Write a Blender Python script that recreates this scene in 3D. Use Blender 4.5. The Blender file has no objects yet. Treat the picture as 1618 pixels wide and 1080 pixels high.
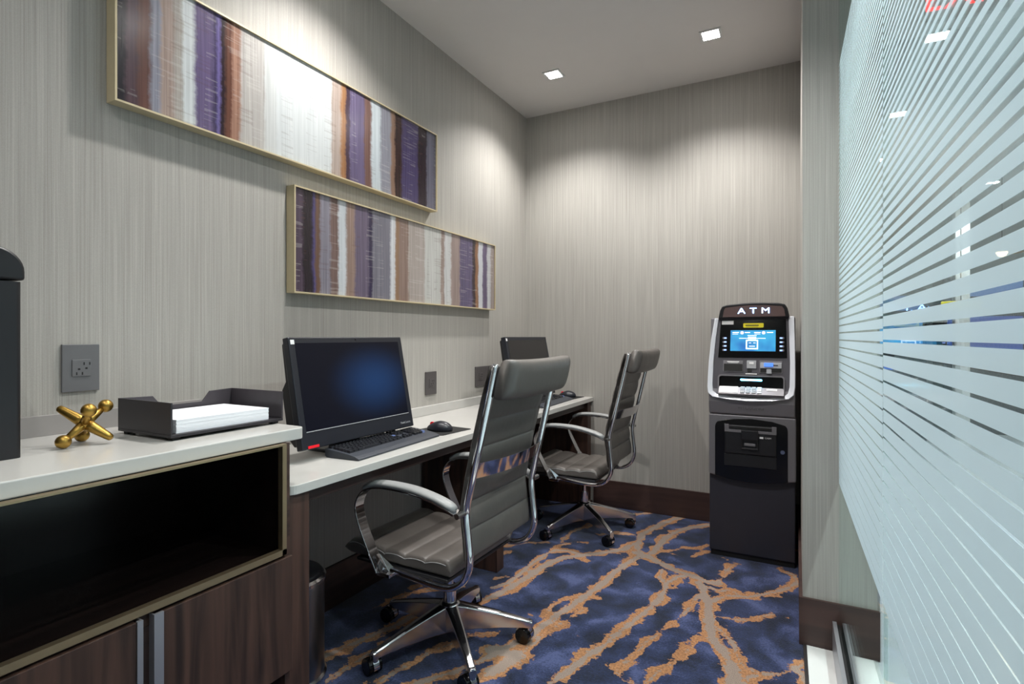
import bpy, bmesh, math, random
import numpy as np
from mathutils import Vector, Matrix
random.seed(4)
PI = math.pi
R = math.radians
# ------------------------------------------------------------------ camera, world, lamps, exposure
S = bpy.context.scene
col = S.collection
H = 1.20
cam_d = bpy.data.cameras.new('camera')
cam = bpy.data.objects.new('camera', cam_d); col.objects.link(cam)
cam.location = (0, 0, H)
cam.rotation_euler = (R(90), 0, R(27.82))
cam_d.sensor_width = 36
cam_d.lens = 851.0 / 1618 * 36
cam_d.shift_y = -8.4 / 1618
cam_d.clip_start = 0.02
S.camera = cam
S.view_settings.view_transform = 'Standard'
S.view_settings.look = 'None'
S.view_settings.gamma = 1
S.view_settings.use_curve_mapping = False
S.view_settings.exposure = 0.0
w = bpy.data.worlds.new('world'); S.world = w; w.use_nodes = True
w.node_tree.nodes['Background'].inputs[0].default_value = (0.8, 0.85, 1, 1)
w.node_tree.nodes['Background'].inputs[1].default_value = 0.05
CEIL = 2.869
SPOT_W = 80.0
LOBBY_W = 120.0
room_lights = [(-1.364, 3.154), (-0.417, 3.142), (-1.40, 1.59), (-0.44, 1.59), (-1.41, 0.03), (-0.44, 0.03)]
lobby_lights = [(0.69, 3.748), (0.67, 4.92), (0.667, 6.116), (0.70, 2.57), (0.72, 1.39), (0.74, 0.21), (1.878, 7.584), (3.2, 4.6), (3.2, 1.4), (3.6, 8.6)]

# ------------------------------------------------------------------ materials
def mat(name):
    m = bpy.data.materials.new(name); m.use_nodes = True
    nt = m.node_tree; b = nt.nodes['Principled BSDF']
    return m, nt, b
def lin(c):
    return tuple((x / 255 / 12.92) if x / 255 <= 0.04045 else ((x / 255 + 0.055) / 1.055) ** 2.4 for x in c) + (1,)
def N(nt, t, **k):
    n = nt.nodes.new(t)
    for a, v in k.items(): setattr(n, a, v)
    return n
def L(nt, a, b): nt.links.new(a, b)
def simple(name, c, rough=0.5, metal=0.0, spec=0.5, noise=0.0, scale=30, bump=0.0, bscale=300, coat=0):
    m, nt, b = mat(name)
    b.inputs['Base Color'].default_value = lin(c)
    b.inputs['Roughness'].default_value = rough
    b.inputs['Metallic'].default_value = metal
    b.inputs['Specular IOR Level'].default_value = spec
    b.inputs['Coat Weight'].default_value = coat
    tc = N(nt, 'ShaderNodeTexCoord')
    if noise:
        n = N(nt, 'ShaderNodeTexNoise'); n.inputs['Scale'].default_value = scale; n.inputs['Detail'].default_value = 4
        L(nt, tc.outputs['Object'], n.inputs['Vector'])
        mx = N(nt, 'ShaderNodeMix', data_type='RGBA')
        mx.inputs['A'].default_value = tuple(x * (1 - noise) for x in lin(c)[:3]) + (1,)
        mx.inputs['B'].default_value = tuple(min(1, x * (1 + noise)) for x in lin(c)[:3]) + (1,)
        L(nt, n.outputs['Fac'], mx.inputs['Factor']); L(nt, mx.outputs['Result'], b.inputs['Base Color'])
    if bump:
        n = N(nt, 'ShaderNodeTexNoise'); n.inputs['Scale'].default_value = bscale; n.inputs['Detail'].default_value = 2
        L(nt, tc.outputs['Object'], n.inputs['Vector'])
        bp = N(nt, 'ShaderNodeBump'); bp.inputs['Strength'].default_value = bump; bp.inputs['Distance'].default_value = 0.002
        L(nt, n.outputs['Fac'], bp.inputs['Height']); L(nt, bp.outputs['Normal'], b.inputs['Normal'])
    return m
def emit(name, c, s, base=(10, 10, 10)):
    m, nt, b = mat(name)
    b.inputs['Base Color'].default_value = lin(base)
    b.inputs['Emission Color'].default_value = lin(c)
    b.inputs['Emission Strength'].default_value = s
    b.inputs['Roughness'].default_value = 0.3
    return m
def wallpaper(name, axis):
    # vertical silk threads, axis = horizontal direction of the wall (0 x, 1 y)
    m, nt, b = mat(name)
    g = N(nt, 'ShaderNodeNewGeometry')
    def streak(h, v, det):
        mp = N(nt, 'ShaderNodeMapping')
        mp.inputs['Scale'].default_value = (h, h, v)
        L(nt, g.outputs['Position'], mp.inputs['Vector'])
        n = N(nt, 'ShaderNodeTexNoise'); n.inputs['Scale'].default_value = 1; n.inputs['Detail'].default_value = det
        L(nt, mp.outputs['Vector'], n.inputs['Vector']); return n.outputs['Fac']
    a = streak(380, 3.0, 2); c = streak(170, .8, 2); e = streak(620, 420, 1)
    m1 = N(nt, 'ShaderNodeMath', operation='MULTIPLY'); L(nt, a, m1.inputs[0]); m1.inputs[1].default_value = 0.46
    m2 = N(nt, 'ShaderNodeMath', operation='MULTIPLY_ADD'); L(nt, c, m2.inputs[0]); m2.inputs[1].default_value = 0.34; L(nt, m1.outputs[0], m2.inputs[2])
    m3 = N(nt, 'ShaderNodeMath', operation='MULTIPLY_ADD'); L(nt, e, m3.inputs[0]); m3.inputs[1].default_value = 0.20; L(nt, m2.outputs[0], m3.inputs[2])
    r = N(nt, 'ShaderNodeValToRGB')
    r.color_ramp.elements[0].position = 0.33; r.color_ramp.elements[0].color = lin((154, 150, 144))
    r.color_ramp.elements[1].position = 0.66; r.color_ramp.elements[1].color = lin((184, 181, 175))
    x = r.color_ramp.elements.new(0.50); x.color = lin((168, 165, 159))
    L(nt, m3.outputs[0], r.inputs['Fac']); L(nt, r.outputs['Color'], b.inputs['Base Color'])
    b.inputs['Roughness'].default_value = 0.62
    b.inputs['Specular IOR Level'].default_value = 0.35
    bp = N(nt, 'ShaderNodeBump'); bp.inputs['Strength'].default_value = 0.25; bp.inputs['Distance'].default_value = 0.001
    L(nt, m3.outputs[0], bp.inputs['Height']); L(nt, bp.outputs['Normal'], b.inputs['Normal'])
    return m
def wood(name, dark, light, ax='Z', rough=0.42, sc=1.0):
    m, nt, b = mat(name)
    g = N(nt, 'ShaderNodeNewGeometry')
    mp = N(nt, 'ShaderNodeMapping')
    s = {'Z': (22, 22, 1.6), 'Y': (22, 1.6, 22), 'X': (1.6, 22, 22)}[ax]
    mp.inputs['Scale'].default_value = tuple(v * sc for v in s)
    L(nt, g.outputs['Position'], mp.inputs['Vector'])
    n = N(nt, 'ShaderNodeTexNoise'); n.inputs['Scale'].default_value = 1; n.inputs['Detail'].default_value = 7; n.inputs['Distortion'].default_value = 1.2
    L(nt, mp.outputs['Vector'], n.inputs['Vector'])
    r = N(nt, 'ShaderNodeValToRGB')
    r.color_ramp.elements[0].position = 0.3; r.color_ramp.elements[0].color = lin(dark)
    r.color_ramp.elements[1].position = 0.72; r.color_ramp.elements[1].color = lin(light)
    L(nt, n.outputs['Fac'], r.inputs['Fac']); L(nt, r.outputs['Color'], b.inputs['Base Color'])
    b.inputs['Roughness'].default_value = rough
    return m
def leather():
    m, nt, b = mat('grey_leather')
    b.inputs['Base Color'].default_value = lin((96, 91, 87))
    b.inputs['Roughness'].default_value = 0.36
    b.inputs['Specular IOR Level'].default_value = 0.5
    tc = N(nt, 'ShaderNodeTexCoord')
    n = N(nt, 'ShaderNodeTexVoronoi'); n.inputs['Scale'].default_value = 420
    L(nt, tc.outputs['Object'], n.inputs['Vector'])
    n2 = N(nt, 'ShaderNodeTexNoise'); n2.inputs['Scale'].default_value = 14; n2.inputs['Detail'].default_value = 3
    L(nt, tc.outputs['Object'], n2.inputs['Vector'])
    b1 = N(nt, 'ShaderNodeBump'); b1.inputs['Strength'].default_value = 0.12; b1.inputs['Distance'].default_value = 0.0006
    L(nt, n.outputs['Distance'], b1.inputs['Height'])
    b2 = N(nt, 'ShaderNodeBump'); b2.inputs['Strength'].default_value = 0.25; b2.inputs['Distance'].default_value = 0.006
    L(nt, n2.outputs['Fac'], b2.inputs['Height']); L(nt, b1.outputs['Normal'], b2.inputs['Normal'])
    L(nt, b2.outputs['Normal'], b.inputs['Normal'])
    return m
def carpet():
    m, nt, b = mat('carpet')
    g = N(nt, 'ShaderNodeNewGeometry')
    at = N(nt, 'ShaderNodeAttribute'); at.attribute_name = 'vein'
    def noise(s, d=2, dist=0):
        n = N(nt, 'ShaderNodeTexNoise'); n.inputs['Scale'].default_value = s; n.inputs['Detail'].default_value = d; n.inputs['Distortion'].default_value = dist
        L(nt, g.outputs['Position'], n.inputs['Vector']); return n.outputs['Fac']
    def ma(op, a, b_, c=None):
        n = N(nt, 'ShaderNodeMath', operation=op)
        for i, v in enumerate((a, b_, c)):
            if v is None: continue
            if isinstance(v, (int, float)): n.inputs[i].default_value = v
            else: L(nt, v, n.inputs[i])
        return n.outputs[0]
    d = at.outputs['Fac']
    n1 = ma('SUBTRACT', noise(16, 3), 0.5); n2 = ma('SUBTRACT', noise(75, 3), 0.5); n3 = ma('SUBTRACT', noise(330, 1), 0.5)
    d1 = ma('MULTIPLY_ADD', n1, 0.05, d); d1 = ma('MULTIPLY_ADD', n2, 0.034, d1); d1 = ma('MULTIPLY_ADD', n3, 0.016, d1)
    # orange rim width varies along the vein
    ow = ma('MULTIPLY_ADD', noise(9, 3), 0.12, -0.045)
    ow = ma('MAXIMUM', ow, 0.0045)
    beige = ma('LESS_THAN', d1, 0.0)
    orange = ma('LESS_THAN', d1, ow)
    nv = N(nt, 'ShaderNodeValToRGB')
    els = nv.color_ramp.elements
    els[0].position = 0.40; els[0].color = lin((17, 25, 46)); els[1].position = 0.64; els[1].color = lin((72, 82, 122))
    e = els.new(0.53); e.color = lin((38, 49, 84))
    nn = ma('MULTIPLY_ADD', noise(7, 5, 0.4), 0.72, ma('MULTIPLY', noise(120, 4), 0.30)); L(nt, nn, nv.inputs['Fac'])
    orr = N(nt, 'ShaderNodeValToRGB'); els = orr.color_ramp.elements
    els[0].position = 0.35; els[0].color = lin((136, 94, 62)); els[1].position = 0.68; els[1].color = lin((186, 134, 90))
    L(nt, noise(120, 3), orr.inputs['Fac'])
    be = N(nt, 'ShaderNodeValToRGB'); els = be.color_ramp.elements
    els[0].position = 0.35; els[0].color = lin((112, 98, 90)); els[1].position = 0.65; els[1].color = lin((168, 150, 136))
    L(nt, noise(420, 2), be.inputs['Fac'])
    x1 = N(nt, 'ShaderNodeMix', data_type='RGBA'); L(nt, orange, x1.inputs['Factor']); L(nt, nv.outputs['Color'], x1.inputs['A']); L(nt, orr.outputs['Color'], x1.inputs['B'])
    x2 = N(nt, 'ShaderNodeMix', data_type='RGBA'); L(nt, beige, x2.inputs['Factor']); L(nt, x1.outputs['Result'], x2.inputs['A']); L(nt, be.outputs['Color'], x2.inputs['B'])
    L(nt, x2.outputs['Result'], b.inputs['Base Color'])
    b.inputs['Roughness'].default_value = 0.95; b.inputs['Specular IOR Level'].default_value = 0.1
    b.inputs['Sheen Weight'].default_value = 0.25
    bp = N(nt, 'ShaderNodeBump'); bp.inputs['Strength'].default_value = 0.6; bp.inputs['Distance'].default_value = 0.004
    L(nt, noise(300, 3), bp.inputs['Height']); L(nt, bp.outputs['Normal'], b.inputs['Normal'])
    return m
def art(name, y0, y1, stops, seed):
    m, nt, b = mat(name)
    g = N(nt, 'ShaderNodeNewGeometry'); sp = N(nt, 'ShaderNodeSeparateXYZ'); L(nt, g.outputs['Position'], sp.inputs[0])
    def noise(sc, d=3):
        mp = N(nt, 'ShaderNodeMapping'); mp.inputs['Scale'].default_value = sc; mp.inputs['Location'].default_value = (seed, seed * 2, 0)
        L(nt, g.outputs['Position'], mp.inputs['Vector'])
        n = N(nt, 'ShaderNodeTexNoise'); n.inputs['Scale'].default_value = 1; n.inputs['Detail'].default_value = d
        L(nt, mp.outputs['Vector'], n.inputs['Vector']); return n.outputs['Fac']
    def ma(op, a, b_, c=None):
        n = N(nt, 'ShaderNodeMath', operation=op)
        for i, v in enumerate((a, b_, c)):
            if v is None: continue
            if isinstance(v, (int, float)): n.inputs[i].default_value = v
            else: L(nt, v, n.inputs[i])
        return n.outputs[0]
    t = ma('DIVIDE', ma('SUBTRACT', sp.outputs['Y'], y0), y1 - y0)
    t = ma('MULTIPLY_ADD', ma('SUBTRACT', noise((3, 3, 14), 4), 0.5), 0.016, t)
    t = ma('MULTIPLY_ADD', ma('SUBTRACT', noise((40, 60, 90), 3), 0.5), 0.008, t)
    # (start, colour) bands; several ramps joined end to end
    full = []
    for i, (p, c) in enumerate(stops):
        g_ = sum(c) / 3; c = tuple(.94 * (g_ + (v_ - g_) * .85) for v_ in c)
        full.append((p + (.002 if i else 0), c)); q = stops[i + 1][0] if i + 1 < len(stops) else 1.0
        full.append((q - min(.006, (q - p) * .25), c))
    prev = None
    for k in range(0, len(full), 30):
        ch = full[k:k + 31]; r = N(nt, 'ShaderNodeValToRGB'); els = r.color_ramp.elements
        els[0].position = ch[0][0]; els[0].color = lin(ch[0][1]); els[1].position = ch[-1][0]; els[1].color = lin(ch[-1][1])
        for p, c in ch[1:-1]:
            e_ = els.new(p); e_.color = lin(c)
        L(nt, t, r.inputs['Fac'])
        if prev is None: prev = r.outputs['Color']
        else:
            mm = N(nt, 'ShaderNodeMix', data_type='RGBA'); L(nt, ma('GREATER_THAN', t, ch[0][0]), mm.inputs['Factor'])
            L(nt, prev, mm.inputs['A']); L(nt, r.outputs['Color'], mm.inputs['B']); prev = mm.outputs['Result']
    # fine vertical streaks and faint horizontal comb marks
    st = noise((160, 160, 3), 3)
    mx = N(nt, 'ShaderNodeMix', data_type='RGBA', blend_type='SOFT_LIGHT'); mx.inputs['Factor'].default_value = 0.6
    L(nt, prev, mx.inputs['A'])
    gr = N(nt, 'ShaderNodeValToRGB'); gr.color_ramp.elements[0].position = 0.25; gr.color_ramp.elements[0].color = (0.22, 0.22, 0.22, 1); gr.color_ramp.elements[1].position = 0.75; gr.color_ramp.elements[1].color = (0.8, 0.8, 0.8, 1)
    L(nt, st, gr.inputs['Fac']); L(nt, gr.outputs['Color'], mx.inputs['B'])
    comb = noise((4, 5, 110), 2)
    mask = ma('MULTIPLY', ma('GREATER_THAN', comb, 0.60), ma('GREATER_THAN', noise((9, 11, 1), 1), 0.53))
    mx2 = N(nt, 'ShaderNodeMix', data_type='RGBA'); L(nt, ma('MULTIPLY', mask, 0.12), mx2.inputs['Factor'])
    L(nt, mx.outputs['Result'], mx2.inputs['A']); mx2.inputs['B'].default_value = lin((225, 220, 215))
    mask2 = ma('MULTIPLY', ma('LESS_THAN', comb, 0.40), ma('GREATER_THAN', noise((13, 12, 1), 1), 0.55))
    mx3 = N(nt, 'ShaderNodeMix', data_type='RGBA'); L(nt, ma('MULTIPLY', mask2, 0.18), mx3.inputs['Factor'])
    L(nt, mx2.outputs['Result'], mx3.inputs['A']); mx3.inputs['B'].default_value = lin((90, 62, 52))
    L(nt, mx3.outputs['Result'], b.inputs['Base Color'])
    b.inputs['Roughness'].default_value = 0.22; b.inputs['Specular IOR Level'].default_value = 0.5
    return m
def glass_mat():
    m, nt, b = mat('clear_glass')
    nt.nodes.remove(b); out = nt.nodes['Material Output']
    tr = N(nt, 'ShaderNodeBsdfTransparent'); tr.inputs[0].default_value = (0.90, 0.96, 0.94, 1)
    gl = N(nt, 'ShaderNodeBsdfGlossy'); gl.inputs['Roughness'].default_value = 0.0; gl.inputs[0].default_value = (0.95, 1, 1, 1)
    # Schlick reflectance, the same from either face of the sheet
    g = N(nt, 'ShaderNodeNewGeometry'); dt = N(nt, 'ShaderNodeVectorMath', operation='DOT_PRODUCT')
    L(nt, g.outputs['Incoming'], dt.inputs[0]); L(nt, g.outputs['Normal'], dt.inputs[1])
    ab = N(nt, 'ShaderNodeMath', operation='ABSOLUTE'); L(nt, dt.outputs['Value'], ab.inputs[0])
    om = N(nt, 'ShaderNodeMath', operation='SUBTRACT'); om.inputs[0].default_value = 1; L(nt, ab.outputs[0], om.inputs[1])
    pw = N(nt, 'ShaderNodeMath', operation='POWER'); L(nt, om.outputs[0], pw.inputs[0]); pw.inputs[1].default_value = 5
    fr = N(nt, 'ShaderNodeMath', operation='MULTIPLY_ADD'); L(nt, pw.outputs[0], fr.inputs[0]); fr.inputs[1].default_value = .60; fr.inputs[2].default_value = .035
    mx = N(nt, 'ShaderNodeMixShader')
    L(nt, fr.outputs[0], mx.inputs[0]); L(nt, tr.outputs[0], mx.inputs[1]); L(nt, gl.outputs[0], mx.inputs[2]); L(nt, mx.outputs[0], out.inputs[0])
    return m
def film_mat():
    m, nt, b = mat('frosted_film')
    nt.nodes.remove(b); out = nt.nodes['Material Output']
    df = N(nt, 'ShaderNodeBsdfDiffuse'); df.inputs[0].default_value = lin((226, 240, 248))
    tl = N(nt, 'ShaderNodeBsdfTranslucent'); tl.inputs[0].default_value = lin((226, 240, 248))
    mx = N(nt, 'ShaderNodeMixShader'); mx.inputs[0].default_value = 0.5
    L(nt, df.outputs[0], mx.inputs[1]); L(nt, tl.outputs[0], mx.inputs[2])
    gl = N(nt, 'ShaderNodeBsdfGlossy'); gl.inputs['Roughness'].default_value = .12
    m2 = N(nt, 'ShaderNodeMixShader'); m2.inputs[0].default_value = .05
    L(nt, mx.outputs[0], m2.inputs[1]); L(nt, gl.outputs[0], m2.inputs[2])
    tr = N(nt, 'ShaderNodeBsdfTransparent'); m3 = N(nt, 'ShaderNodeMixShader'); m3.inputs[0].default_value = .06
    L(nt, m2.outputs[0], m3.inputs[1]); L(nt, tr.outputs[0], m3.inputs[2]); L(nt, m3.outputs[0], out.inputs[0])
    return m
def quartz(name, c):
    m = simple(name, c, rough=0.22, noise=0.035, scale=9)
    return m

M = {}
M['wall'] = wallpaper('woven_wallpaper', 1)
M['ceiling'] = simple('ceiling_paint', (212, 208, 206), 0.9, noise=0.02, scale=8)
M['carpet'] = carpet()
M['quartz'] = quartz('white_quartz', (192, 190, 186))
M['stone_grey'] = simple('grey_stone', (150, 146, 144), 0.4, noise=0.08, scale=10)
M['walnut'] = wood('walnut_vertical', (34, 22, 18), (86, 61, 51), 'Z', .5)
M['walnut_h'] = wood('walnut_horizontal', (34, 22, 18), (82, 58, 49), 'Y', .5)
M['niche'] = wood('niche_shade_lining', (10, 7, 7), (24, 16, 14), 'Y', .25)  # near-black wood: the shade inside the niche is put into its colour
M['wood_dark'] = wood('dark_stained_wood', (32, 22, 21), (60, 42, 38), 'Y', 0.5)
M['base_wood'] = wood('baseboard_wood', (50, 36, 34), (76, 55, 50), 'X', 0.45, 0.6)
M['champagne'] = simple('champagne_metal', (168, 148, 118), 0.35, 0.9, noise=0.05, scale=40)
M['frame'] = simple('brushed_champagne', (200, 186, 152), 0.42, 0.2, noise=0.06, scale=60)
M['chrome'] = simple('polished_chrome', (226, 226, 230), 0.07, 1.0)
M['alu'] = simple('polished_aluminium', (214, 212, 214), 0.2, 1.0)
M['steel'] = simple('brushed_steel', (150, 148, 148), 0.3, 1.0)
M['leather'] = leather()
M['arm'] = simple('grey_arm_pad', (150, 151, 151), 0.4)
M['black'] = simple('black_plastic', (24, 24, 28), 0.42, noise=0.05, scale=20)
M['blackgloss'] = simple('black_gloss', (10, 10, 12), 0.12)
M['rubber'] = simple('black_rubber', (18, 18, 19), 0.6)
M['key'] = simple('key_plastic', (34, 35, 40), 0.32)
M['kbody'] = simple('keyboard_body', (52, 56, 64), 0.4)
M['blue_key'] = simple('blue_key', (104, 122, 170), 0.4)
M['bezel'] = simple('monitor_bezel', (28, 30, 38), 0.35)
M['red'] = simple('red_plastic', (225, 25, 40), 0.4)
M['white'] = simple('white_sticker', (235, 235, 235), 0.5)
M['paper'] = simple('paper', (244, 245, 250), 0.8)
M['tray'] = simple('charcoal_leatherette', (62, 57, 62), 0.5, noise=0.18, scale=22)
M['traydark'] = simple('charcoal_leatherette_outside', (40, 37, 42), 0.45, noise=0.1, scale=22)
M['gold'] = simple('aged_gold', (170, 136, 68), 0.36, 0.95, noise=0.2, scale=40, bump=0.3, bscale=120)
M['plate'] = simple('grey_outlet_plate', (104, 104, 106), 0.4)
M['platedark'] = simple('dark_outlet_plate', (84, 80, 80), 0.4)
M['slot'] = simple('outlet_slot', (12, 12, 12), 0.6)
M['glass'] = glass_mat()
M['film'] = film_mat()
M['pull'] = simple('silver_door_pull', (176, 176, 182), 0.35, 0.7)
M['tile'] = simple('pale_tile', (214, 216, 214), 0.18, noise=0.05, scale=2)
M['lobbyfloor'] = simple('lobby_floor', (205, 210, 214), 0.15, noise=0.05, scale=3)
M['lobbywall'] = simple('lobby_wall', (196, 198, 200), 0.7)
M['lens'] = emit('lamp_lens', (255, 253, 248), 60.0, (200, 200, 200))
M['trimwhite'] = simple('white_trim', (215, 215, 215), 0.5)
M['atmgrey'] = simple('atm_grey', (124, 122, 126), 0.36, 0.35)
M['atmsilver'] = simple('atm_silver', (226, 229, 236), 0.28, 0.1)
M['atmdark'] = simple('atm_dark', (46, 46, 54), 0.4, noise=0.08, scale=12)
M['atmtop'] = simple('atm_topper', (112, 92, 90), 0.3)
M['atmglow'] = emit('atm_glow', (150, 195, 255), 9.0)
M['atmbar'] = emit('atm_bar', (110, 215, 255), 14.0)
M['atmkey'] = emit('atm_button_light', (150, 180, 255), 2.2)
M['yellow'] = simple('yellow_sticker', (252, 236, 30), 0.5)
M['darktext'] = simple('dark_text', (30, 28, 24), 0.6)
M['greytext'] = simple('grey_text', (84, 82, 86), 0.5)
M['palegrey'] = simple('pale_grey_plastic', (170, 172, 176), 0.4)

# ------------------------------------------------------------------ mesh helpers
def obj(name, bm, m, parent=None, smooth=False, bevel=0, seg=2, sub=0, loc=None, auto=None):
    me = bpy.data.meshes.new(name)
    bmesh.ops.recalc_face_normals(bm, faces=bm.faces)
    bm.to_mesh(me); bm.free()
    o = bpy.data.objects.new(name, me); col.objects.link(o)
    for x in (m if isinstance(m, (list, tuple)) else [m]): me.materials.append(x)
    if smooth:
        for p in me.polygons: p.use_smooth = True
    if bevel:
        b = o.modifiers.new('bevel', 'BEVEL'); b.width = bevel; b.segments = seg; b.limit_method = 'ANGLE'; b.angle_limit = R(40)
        b.harden_normals = False
    if sub:
        s_ = o.modifiers.new('sub', 'SUBSURF'); s_.levels = sub; s_.render_levels = sub
    if auto:
        for p in me.polygons: p.use_smooth = True
        try: me.set_sharp_from_angle(angle=R(auto))
        except Exception: pass
    if parent is not None: o.parent = parent
    if loc: o.location = loc
    return o
def box(bm, x0, x1, y0, y1, z0, z1, mi=0):
    v = [bm.verts.new((x, y, z)) for x in (x0, x1) for y in (y0, y1) for z in (z0, z1)]
    for f in ((0, 1, 3, 2), (4, 6, 7, 5), (0, 4, 5, 1), (2, 3, 7, 6), (0, 2, 6, 4), (1, 5, 7, 3)):
        fa = bm.faces.new([v[i] for i in f]); fa.material_index = mi
    return v
def B(*a, mi=0):
    bm = bmesh.new(); box(bm, *a, mi=mi); return bm
def tube(bm, pts, r, n=12, cap=True, closed=False, up=None, ry=None):
    """sweep an ellipse of radii (r sideways, ry up) along pts"""
    pts = [Vector(p) for p in pts]
    rr = r if isinstance(r, (list, tuple)) else [r] * len(pts)
    ry_ = ry if ry is not None else None
    rings = []; K = len(pts); u = None
    for i, p in enumerate(pts):
        if closed: t = pts[(i + 1) % K] - pts[i - 1]
        else: t = pts[min(i + 1, K - 1)] - pts[max(i - 1, 0)]
        t.normalize()
        if up is not None: u = Vector(up)
        elif u is None: u = Vector((0, 0, 1)) if abs(t.z) < 0.9 else Vector((1, 0, 0))
        s_ = t.cross(u).normalized(); u = s_.cross(t).normalized()
        a = rr[i]; b_ = a if ry_ is None else (ry_ if not isinstance(ry_, (list, tuple)) else ry_[i])
        rings.append([bm.verts.new(p + s_ * (math.cos(2 * PI * k / n) * a) + u * (math.sin(2 * PI * k / n) * b_)) for k in range(n)])
    for i in range(K if closed else K - 1):
        A, Bq = rings[i], rings[(i + 1) % K]
        for k in range(n): bm.faces.new((A[k], A[(k + 1) % n], Bq[(k + 1) % n], Bq[k]))
    if cap and not closed:
        bm.faces.new(rings[0][::-1]); bm.faces.new(rings[-1])
def ribbon(bm, pts, wid, th, side=(0, 1, 0)):
    """flat strip of width wid (along side) and thickness th following pts"""
    pts = [Vector(p) for p in pts]; side = Vector(side); rings = []
    K = len(pts)
    for i, p in enumerate(pts):
        t = (pts[min(i + 1, K - 1)] - pts[max(i - 1, 0)]).normalized(); nrm = t.cross(side).normalized()
        ww = wid[i] if isinstance(wid, (list, tuple)) else wid
        rings.append([bm.verts.new(p + side * (a * ww / 2) + nrm * (b_ * th / 2)) for a, b_ in ((-1, -1), (1, -1), (1, 1), (-1, 1))])
    for i in range(K - 1):
        for k in range(4): bm.faces.new((rings[i][k], rings[i][(k + 1) % 4], rings[i + 1][(k + 1) % 4], rings[i + 1][k]))
    bm.faces.new(rings[0][::-1]); bm.faces.new(rings[-1])
def spline(pts, n=6):
    """Catmull-Rom through pts"""
    P = [Vector(p) for p in pts]; P = [2 * P[0] - P[1]] + P + [2 * P[-1] - P[-2]]; out = []
    for i in range(1, len(P) - 2):
        for k in range(n):
            t = k / n; a, b_, c, d = P[i - 1], P[i], P[i + 1], P[i + 2]
            out.append(0.5 * ((2 * b_) + (c - a) * t + (2 * a - 5 * b_ + 4 * c - d) * t * t + (3 * b_ - a - 3 * c + d) * t ** 3))
    out.append(P[-2]); return out
def cyl(bm, p0, p1, r0, r1=None, n=20):
    tube(bm, [p0, p1], [r0, r1 if r1 is not None else r0], n)
def lathe(bm, prof, c=(0, 0), n=32):
    rings = []
    for r, z in prof:
        rings.append([bm.verts.new((c[0] + r * math.cos(2 * PI * k / n), c[1] + r * math.sin(2 * PI * k / n), z)) for k in range(n)])
    for a, b_ in zip(rings, rings[1:]):
        for k in range(n): bm.faces.new((a[k], a[(k + 1) % n], b_[(k + 1) % n], b_[k]))
    bm.faces.new(rings[0][::-1]); bm.faces.new(rings[-1])
def prism(bm, poly, axis, a, b_, mi=0):
    """poly of 2-D points extruded along axis ('x': (y,z), 'y': (x,z), 'z': (x,y))"""
    def P(p, t): return {'x': (t, p[0], p[1]), 'y': (p[0], t, p[1]), 'z': (p[0], p[1], t)}[axis]
    A = [bm.verts.new(P(p, a)) for p in poly]; C = [bm.verts.new(P(p, b_)) for p in poly]; n = len(poly)
    for k in range(n):
        f = bm.faces.new((A[k], A[(k + 1) % n], C[(k + 1) % n], C[k])); f.material_index = mi
    f = bm.faces.new(A[::-1]); f.material_index = mi; f = bm.faces.new(C); f.material_index = mi
def rrect(x0, x1, y0, y1, r, n=5):
    out = []
    for cx, cy, a in ((x1 - r, y0 + r, -90), (x1 - r, y1 - r, 0), (x0 + r, y1 - r, 90), (x0 + r, y0 + r, 180)):
        for k in range(n + 1):
            t = R(a + 90 * k / n); out.append((cx + r * math.cos(t), cy + r * math.sin(t)))
    return out
def empty(name, loc, rz=0):
    o = bpy.data.objects.new(name, None); col.objects.link(o); o.location = loc; o.rotation_euler = (0, 0, rz); o.empty_display_size = 0.05
    return o
def tag(o, label=None, cat=None, group=None, kind=None):
    if label: o['label'] = label
    if cat: o['category'] = cat
    if group: o['group'] = group
    if kind: o['kind'] = kind
    return o
def struct(name, bm, m, **k):
    o = obj(name, bm, m, **k); o['kind'] = 'structure'; return o
def text(name, s_, size, m, parent, loc, rot, ext=0.0006, sx=1.0):
    cu = bpy.data.curves.new(name, 'FONT'); cu.body = s_; cu.size = size; cu.extrude = ext; cu.align_x = 'CENTER'; cu.align_y = 'CENTER'
    tmp = bpy.data.objects.new('tmp', cu); col.objects.link(tmp)
    dg = bpy.context.evaluated_depsgraph_get(); dg.update()
    me = bpy.data.meshes.new_from_object(tmp.evaluated_get(dg))
    bpy.data.objects.remove(tmp)
    o = bpy.data.objects.new(name, me); col.objects.link(o); me.materials.clear(); me.materials.append(m)
    o.location = loc; o.rotation_euler = rot; o.scale = (sx, 1, 1)
    if parent: o.parent = parent
    return o
def copy_tree(o, parent=None):
    c = o.copy(); col.objects.link(c)
    if parent is not None:
        c.parent = parent; c.matrix_parent_inverse = o.matrix_parent_inverse.copy()
    for ch in list(o.children): copy_tree(ch, c)
    return c

# ------------------------------------------------------------------ setting
XW = -1.828; YB = 3.697; YF = -1.3
TG = math.tan(R(0.85))
def gx(y): return 0.149 + (2.395 - y) * TG          # glass plane
def ex(y): return 0.024 + (2.5 - y) * TG            # carpet edge

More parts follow.
